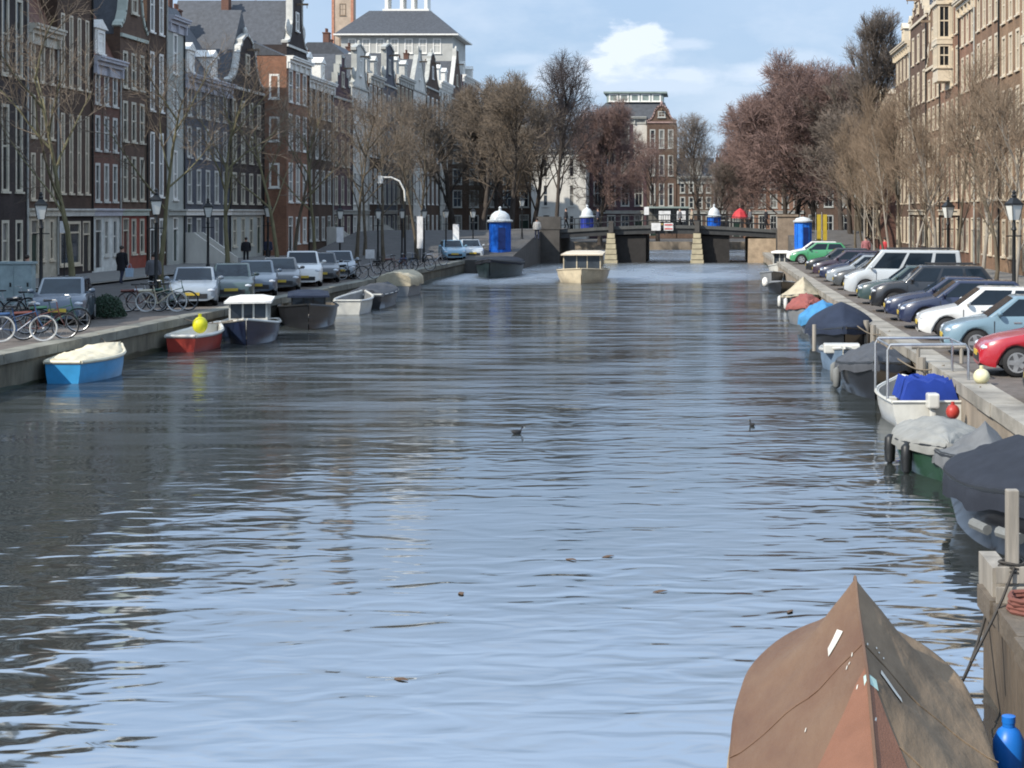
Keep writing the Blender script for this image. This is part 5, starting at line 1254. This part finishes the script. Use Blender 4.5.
for px, lb, tp in ((566,'dark clothed person at the left end of the bridge',BLACKC),(598,'person in navy beside the small domed kiosk on the bridge',NAVYC),(680,'person in grey crossing the middle of the bridge',GREYC),(692,'person in a beige jacket on the bridge near the second pier',BEIGEC),(750,'person in dark grey right of the red parasol on the bridge',GREYC),(766,'person in black near the right end of the bridge',BLACKC)):
    person(lb, PX(px,143), 143, 90 if px % 2 else -80, tp, BLACKC, 'walk', z=2.95)
for px, Y_, lb in ((885,108,'person in dark red behind the silver van on the east pavement'),(866,112,'person in a rose top far along the east pavement')):
    person(lb, PX(px,Y_), Y_, 180, REDC if px == 885 else mat('rose_cloth',(.3,.12,.13),.9), BLACKC, 'walk')
# ------------------------------------------------------------------ bicycles
def bike_meshes():
    o = []
    w = MB(); R_ = .34; n = 24
    w.loft([[( (R_+.02*math.cos(j*1.0472))*math.cos(6.28318*i/n), .018*math.sin(j*1.0472), (R_+.02*math.cos(j*1.0472))*math.sin(6.28318*i/n)) for j in range(6)] for i in range(n+1)], cap=False)
    w.wheelcyl(0,0,0,.03,.09,8,bev=.005); tyre = w.mesh('wheel', RUBBER, smooth=True, ang=60)
    s = MB()
    for i in range(9): a = i*.698; s.tube([(.02*math.cos(a),0,.02*math.sin(a)),(.32*math.cos(a),0,.32*math.sin(a))], .0035, 3)
    rg = MB(); s.loft([[((.315+.012*math.cos(j*1.57))*math.cos(6.28318*i/n), .012*math.sin(j*1.57), (.315+.012*math.cos(j*1.57))*math.sin(6.28318*i/n)) for j in range(4)] for i in range(n+1)], cap=False)
    rim = s.mesh('rim', STEEL)
    f = MB(); z = .36
    for a, b, r_ in (((-.52,0,z),(-.12,0,.30),.012),((-.52,0,z),(-.22,0,.78),.011),((-.12,0,.30),(-.25,0,.92),.016),((-.12,0,.30),(.38,0,.68),.019),((-.20,0,.66),(.36,0,.82),.016),((.34,0,.90),(.42,0,.62),.019),((.42,0,.62),(.54,0,z),.014),((.34,0,.90),(.32,0,1.05),.014)): f.tube([a, b], r_, 6)
    f.tube([(-.75,0,.74),(-.3,0,.76)], .05, 4); f.tube([(-.72,0,.72),(-.52,0,z)], .008, 4)
    m_frame = f.mesh('frame', IRON)
    h = MB(); h.tube([(.20,-.30,1.06),(.30,-.22,1.07),(.33,0,1.05),(.30,.22,1.07),(.20,.30,1.06)], .013, 6); hb = h.mesh('handlebar', STEEL)
    sd = MB(); sd.hexa([(-.40,-.09,.93),(-.12,-.02,.94),(-.12,.02,.94),(-.40,.09,.93)], [(-.40,-.10,.99),(-.12,-.025,.98),(-.12,.025,.98),(-.40,.10,.99)]); sdm = sd.mesh('saddle', PLAST, bevel=.02)
    fd = MB(); 
    for cx_ in (-.52, .54):
        pts = [[(cx_+.385*math.cos(a), y, z+.385*math.sin(a)) for y in (-.03,.03)] for a in [R(20+i*13) for i in range(11)]]
        fd.loft(pts, closed=False, cap=False)
    fdm = fd.mesh('mudguard', IRON)
    return dict(tyre=tyre, rim=rim, frame=m_frame, handlebar=hb, saddle=sdm, mudguard=fdm)
BK = bike_meshes(); BKP = None
def bike(label, x, y, rot, fm, grp, z=Q, tyrem=RUBBER, lean=.1):
    t = thing('bicycle', label, 'bicycle', (x, y, z), 0, grp); t.rotation_euler = (lean, 0, R(rot))
    for nm in ('frame','mudguard'):
        o = link(nm, BK[nm], t); o.material_slots[0].link = 'OBJECT'; o.material_slots[0].material = fm
    link('handlebar', BK['handlebar'], t); link('saddle', BK['saddle'], t)
    for cx_ in (-.52, .54):
        o = link('wheel', BK['tyre'], t, (cx_,0,.36)); link('rim', BK['rim'], o)
        if tyrem != RUBBER: o.material_slots[0].link = 'OBJECT'; o.material_slots[0].material = tyrem
    return t
GK = 'bicycles parked along the west quay'
CB = [mat('blue_bike_paint',(.03,.07,.16),.35), IRON, mat('brown_bike_paint',(.12,.04,.03),.35), mat('silver_bike_paint',(.4,.4,.42),.35), mat('green_bike_paint',(.03,.09,.06),.35), mat('cream_bike_paint',(.5,.45,.33),.4)]
WTY = mat('pale_tyre',(.5,.5,.48),.6)
for px, py, rot, cm, ty, lb in ((22,342,15,0,WTY,'bicycle with pale tyres nearest the coping at far left'),(44,340,20,2,RUBBER,'brown bicycle right of the pale tyred one'),(6,335,25,1,RUBBER,'black bicycle at the left border behind the pale tyred one'),(10,320,35,3,RUBBER,'silver bicycle at the left border standing farther from the water'),(32,322,30,1,RUBBER,'black bicycle in front of the pale blue cabinet'),(58,333,25,4,RUBBER,'green bicycle against the front of the small silver car'),(20,308,20,5,RUBBER,'cream bicycle parked beside the pale blue cabinet'),
   (143,312,10,2,RUBBER,'brown bicycle below the second lantern'),(152,311,24,3,RUBBER,'silver bicycle in the middle of the cluster below the second lantern'),(161,312,5,5,WTY,'bicycle with pale tyres right of the second lantern'),(172,311,18,4,RUBBER,'green bicycle nearest the silver blue saloon'),
   (352,280,30,1,RUBBER,'black bicycle just right of the last grey west car'),(364,279,15,3,RUBBER,'silver bicycle behind the flat covered boat'),(386,274,35,1,RUBBER,'black bicycle behind the beige covered boat'),(398,272,10,2,RUBBER,'brown bicycle at the stern of the beige covered boat'),(408,271,60,0,RUBBER,'blue bicycle left of the bent dark one by the coping'),(421,271,20,1,RUBBER,'black bicycle leaning near the coping beyond the beige covered boat'),(436,266,40,3,RUBBER,'silver bicycle farther along the coping before the light blue car'),(486,258,20,1,RUBBER,'black bicycle against the foot of the large blue kiosk')):
    Y_ = 3.5*F/(py-CY); bike(lb, PX(px,Y_), Y_, rot, CB[cm], GK, tyrem=ty, lean=rnd.uniform(-.12,.12))

# ------------------------------------------------------------------ small things of the west quay
t = thing('utility_cabinet', 'pale blue green utility cabinet at far left behind the bicycles', 'cabinet', (PX(16,58), 58, Q), .1)
m = MB(); m.box(-.62,-.25,.08,.62,.25,1.62); m.build('body', mat('pale_cabinet_paint',(.27,.34,.35),.55), t, bevel=.02)
m = MB(); m.box(-.68,-.3,1.62,.68,.3,1.70); m.build('lid', mat('pale_cabinet_paint',(.27,.34,.35),.55), t)
m = MB(); m.box(-.66,-.28,0,.66,.28,.08); m.build('plinth', STONE, t)
for x in (-.58, .02):
    m = MB(); m.box(x,-.27,.16,x+.56,-.252,1.54); d = m.build('door', mat('pale_cabinet_paint',(.27,.34,.35),.55), t); m = MB(); m.box(x+.44,-.29,.8,x+.5,-.27,.95); m.build('handle', IRON, d)
# terrace furniture heap seen dark: the clipped shrub
hr = random.Random(4); t = thing('shrub', 'low dark green clipped shrub at the rear of the small silver car', 'shrub', (PX(103,52.5), 52.8, Q))
m = MB()
for i in range(5200):
    a, e = hr.uniform(0,6.283), math.asin(hr.uniform(-.1,1)); q = hr.uniform(.78,1.03)*(1+.06*math.sin(a*5+e*7)); p = Vector((.60*q*math.cos(e)*math.cos(a), .5*q*math.cos(e)*math.sin(a), .05+.70*q*abs(math.sin(e))))
    d = Vector((hr.gauss(0,1),hr.gauss(0,1),hr.gauss(0,1)+.5)).normalized(); s_ = d.orthogonal().normalized(); L_ = hr.uniform(.03,.055)
    m.add([p-s_*L_*.4, p+d*L_, p+s_*L_*.4, p-d*L_*.6], [(0,1,2,3)])
m.build('foliage', mat('dark_leaf',(.016,.040,.020),.6,var=.5,scale=12), t, recalc=False)
m = MB()
for i in range(7): a = i*.9; m.tube([(0,0,0),(.2*math.cos(a),.2*math.sin(a),.4)], .02, 5)
m.build('stem', BARK, t)
def board(label, name, cat, px, Y_, z, w, h, m_, post=0.0, zb=Q, rot=0, th=.06, pm=IRON):
    t = thing(name, label, cat, (PX(px,Y_), Y_, zb), R(rot))
    b = MB(); b.box(-w/2,-th/2,z-zb,w/2,th/2,z-zb+h); b.build('panel', m_, t)
    if post: b = MB(); b.tube([(0,th,0),(0,th,z-zb+h*.9)], post, 6); b.build('post', pm, t)
    else:
        b = MB()
        for s_ in (-1, 1): b.box(s_*w*.4-.03,-.03,0,s_*w*.4+.03,.03,z-zb)
        b.build('foot', pm, t)
    return t
SGW = mat('white_sign', (.66,.66,.66), .5); SGR = mat('red_sign', (.5,.05,.05), .5)
board('white shop sign over the dark shopfront left of the greenish trunk', 'shop_sign', 'sign', 64, 84.2, 3.3, .42, .62, SGW, .03, rot=6)
board('white panel on the bridge railing left of the red and white one', 'sign', 'sign', 656, 138.2, 2.8, .8, .65, SGW, 0, 2.4)
b_ = board('red and white panel on the bridge railing', 'sign', 'sign', 668.5, 138.2, 2.8, .8, .65, SGW, 0, 2.4)
m = MB(); m.box(-.34,-.05,.84,.34,-.032,.95); m.build('red_band', SGR, b_)
m = MB(); m.box(-.34,-.05,.5,.34,-.032,.6); m.build('red_band', SGR, b_)
board('small white traffic sign on a post left of the tram shelter on the bridge', 'traffic_sign', 'traffic sign', 646.5, 141, 4.1, .42, .75, SGW, .03, 3.0)
board('white traffic sign on a post at the left end of the west car row', 'traffic_sign', 'traffic sign', 340, 95, 2.6, .4, .9, SGW, .04, Q)
board('tall white banner beside the lanterns left of the light blue car', 'banner', 'banner', 456, 118, 1.9, .45, 1.6, SGW, .03, Q)
board('pale banner hanging between the trunks right of the curved light', 'banner', 'banner', 420, 110, 1.9, .4, 2.2, SGW, .03, Q)
board('small white notice board on the west quay by the lanterns', 'notice_board', 'notice board', 370, 100, 1.5, .55, .55, SGW, .03, Q)
# shelter on the bridge
t = thing('shelter', 'grey green shelter with pale panels behind the bridge railing', 'shelter', (PX(668,150), 150, 2.75))
m = MB(); m.box(-2.0,-.8,2.0,2.0,.8,2.16); m.build('roof', mat('grey_green_metal',(.22,.27,.25),.5), t)
for x in (-1.9, -.65, .65, 1.9):
    m = MB(); m.box(x-.05,-.7,0,x+.05,-.6,2.0); m.build('post', IRON, t)
m = MB(); m.box(-1.9,.6,.3,1.9,.63,2.0); m.build('back_panel', GLASS2, t)
for x, w in ((-.3,1.1),(1.25,.8)):
    m = MB(); m.box(x-w/2,-.72,.75,x+w/2,-.705,1.75); m.build('poster', SGW, t)
m = MB(); m.box(-.9,-.95,.0,.35,-.85,.6); m.build('counter', mat('mustard_panel',(.42,.33,.12),.6), t)
# red parasol
t = thing('parasol', 'red parasol on the bridge right of the middle', 'parasol', (PX(740,144), 144, 3.0))
m = MB(); m.tube([(0,0,0),(0,0,2.0)], .03, 6); m.build('pole', WOOD, t)
m = MB(); m.lathe([(.8,.85),(.76,.95),(.5,1.4),(.24,1.62),(.02,1.75)], 8); m.build('canopy', mat('red_canopy',(.42,.03,.035),.7), t)
# yellow poles/banners
for px, dy, lb in ((819,0,'left one of two yellow banner poles behind the east bridge corner'),(825,1.5,'right one of two yellow banner poles behind the east bridge corner')):
    t = thing('banner_pole', lb, 'banner', (PX(px,128+dy), 128+dy, 2.0)); m = MB(); m.box(-.16,-.04,.1,.16,.04,2.2); m.build('banner', mat('yellow_banner',(.42,.31,.03),.6), t); m = MB(); m.tube([(-.26,0,0),(-.26,0,2.4)], .035, 6); m.build('pole', STEEL, t)
# life ring, bollards
for i, (y, lb) in enumerate(((36.9,'grey weathered mooring post right of the white boat'),(47.5,'grey weathered mooring post by the navy tent boat'),(49.5,'second grey weathered mooring post by the navy tent boat'))):
    m = MB(); m.tube([(0,0,-1.2),(0,0,1.05)], [.10,.085], 8)
    tag(m.build('mooring_post', WOODG, None, (5.08, y, 0), smooth=True, ang=40), lb, 'mooring post', 'mooring posts along the east quay')
m = MB(); m.ball(0,0,0,.17,.17,.16,14,10); m.lathe([(.04,.15),(.04,.22),(.001,.22)],8); tag(m.build('fender_buoy', mat('pale_yellow_buoy',(.62,.58,.36),.5), None, (5.66, 32.4, Q+.17), smooth=True), 'pale yellow buoy lying on the coping under the red car', 'buoy')
m = MB(); m.box(-.24,-.45,0,.24,.45,.36); tag(m.build('crate', mat('orange_crate',(.5,.18,.04),.6), None, (PX(1019,55), 55, Q), bevel=.03), 'orange box behind the blue grey car at the right border', 'box')
rl = thing('mooring_rail', 'grey handrail over the coping between the white boat and the blue grey car', 'railing', (5.1, 37.0, Q)); 
m = MB(); m.tube([(-.25,0,.38),(1.0,0,.38)], .05, 8); m.build('rail', WOODG, rl)
for x in (-.1, .9):
    m = MB(); m.tube([(x,0,-.6 if x < .2 else 0),(x,0,.36)], .045, 8); m.build('post', WOODG, rl)
# foreground landing at the right border
FY0, FY1, FX = 8.6, 14.9, 2.62
m = MB(); m.box(FX, 6.0, -2, RQ+.6, FY1, Q-.16); struct(m.build('landing_wall', mat('landing_wall_stone',(.105,.082,.06),.9,var=.45,scale=2.2,stretch=(1,1,.4),bump=.03,bscale=9)))
m = MB(); r_ = random.Random(8); y = 6.0
while y < FY1:
    l = r_.uniform(.9,1.5); l = min(l, FY1-y); m.box(FX-.05+r_.uniform(-.02,.02), y+.01, Q-.16, RQ+.6, y+l-.01, Q+.02+r_.uniform(0,.02)); y += l
struct(m.build('landing_coping', mat('landing_stone',(.12,.098,.075),.9,var=.3,scale=3,bump=.02,bscale=14)))
t = thing('timber_post', 'upright grey timber post with cross planks at the right border', 'post', (PX(1012,14.3), 14.3, Q))
m = MB(); m.box(-.055,-.055,-.2,.055,.055,1.02); m.build('post', WOODG, t, bevel=.012)
for i, z in enumerate((.02, .20)):
    m = MB(); m.box(-.16,-.10,z,.95,-.072,z+.15); m.build('plank', WOODG, t, bevel=.008)
m = MB(); m.box(-.16,.08,.0,.0,.8,.3); m.build('side_board', WOODG, t)
m = MB()
for k in range(3):
    m.tube([(.11*math.cos(a*.5)*(1), .02+.12*math.sin(a*.5), .30+k*.035+.01*math.sin(a)) for a in range(14)], .014, 5)
m.tube([(0,-.11,.35),(-.12,-.2,.1),(-.25,-.4,-.05),(-.5,-.8,-.3)], .014, 5); m.build('mooring_rope', mat('dark_rope',(.05,.045,.04),.9), t)
m = MB(); r_ = random.Random(12)
for k in range(4):
    m.tube([(-.22+.16*math.cos(a*.6+k)+r_.uniform(-.02,.02), -.6+.2*math.sin(a*.6+k), .05+.035*k) for a in range(12)], .022, 6)
tag(m.build('rope_coil', mat('red_orange_rope',(.17,.065,.05),.9), None, (3.05, 14.5, Q), smooth=True), 'faded red rope coiled on the stone landing beside the timber post', 'rope')
m = MB(); p0, p1 = Vector((1.85,12.7,.5)), Vector((2.66,14.8,.8)); m.tube([p0.lerp(p1, i/10) + Vector((0,0,-.25*math.sin(math.pi*i/10))) for i in range(11)], .016, 5)
tag(m.build('mooring_line', mat('dark_rope',(.05,.045,.04),.9), None), 'thin dark mooring line over the water behind the brown boat', 'rope')
t = thing('jerrycan', 'bright blue plastic drum between the brown boat and the landing', 'drum', (2.30, 12.0, -.06)); t.scale = (.8,.8,.8)
m = MB(); m.lathe([(.12,0),(.15,.04),(.155,.25),(.148,.3),(.155,.35),(.15,.62),(.10,.72),(.06,.75),(.06,.8)], 16); m.build('body', mat('blue_plastic',(.01,.14,.50),.4,var=.08), t, smooth=True, ang=50)
m = MB(); m.lathe([(.065,.79),(.065,.85),(.01,.86)], 12); m.build('cap', mat('blue_plastic',(.01,.14,.50),.4), t, smooth=True)
# coots on the water
def bird(label, px, py, rot, sc=1.0):
    Y_ = H*F/(py-CY); t = thing('duck', label, 'bird', (PX(px,Y_), Y_, 0), R(rot), 'dark water birds on the canal'); t.scale = (sc,)*3
    m = MB(); rings = []
    for x, w_, z0, z1 in ((-.22,.01,.10,.12),(-.17,.06,.04,.14),(-.08,.095,-.02,.16),(.03,.10,-.03,.16),(.11,.075,-.02,.15),(.155,.045,.05,.19),(.165,.035,.10,.24),(.18,.04,.18,.285),(.21,.035,.20,.28),(.245,.012,.215,.245)):
        rings.append([(x, w_*math.cos(k*.6283), (z0+z1)/2+(z1-z0)/2*math.sin(k*.6283)) for k in range(10)])
    m.loft(rings); m.build('body', mat('black_feathers',(.016,.016,.018),.7), t, smooth=True)
    m = MB(); m.hexa([(.235,-.014,.215),(.30,-.004,.222),(.30,.004,.222),(.235,.014,.215)],[(.235,-.012,.245),(.30,-.004,.23),(.30,.004,.23),(.235,.012,.245)]); m.build('beak', mat('pale_beak',(.6,.55,.45),.5), t)
bird('dark water bird swimming left of the middle of the canal', 517, 434, 20, .55)
bird('small dark water bird swimming on the right of the canal', 752, 426, 120, .45)
lr = random.Random(2)
for i, (px, py) in enumerate(((401,680),(571,560),(660,592),(608,557),(461,594),(790,612))):
    Y_ = H*F/(py-CY); m = MB(); pts = [(.06*math.cos(k*.785)*(1 if k % 4 else 1.5), .035*math.sin(k*.785), .008+.006*math.sin(k)) for k in range(8)]; m.add(pts + [(p[0],p[1],p[2]+.004) for p in pts], [tuple(range(8)), tuple(range(15,7,-1))] + [(k,(k+1)%8,(k+1)%8+8,k+8) for k in range(8)])
    tag(m.build('leaf', mat('brown_leaf',(.10,.06,.035),.8), None, (PX(px,Y_), Y_, 0), lr.uniform(0,6)), ('floating brown leaf in the lower left of the open water','floating brown leaf left of the tent peak of the brown boat','floating brown leaf nearest the tent peak of the brown boat','floating brown leaf above the other leaves in mid canal','floating brown leaf on the left of mid canal','floating brown leaf just beyond the tent of the brown boat')[i], 'leaf', 'floating leaves')
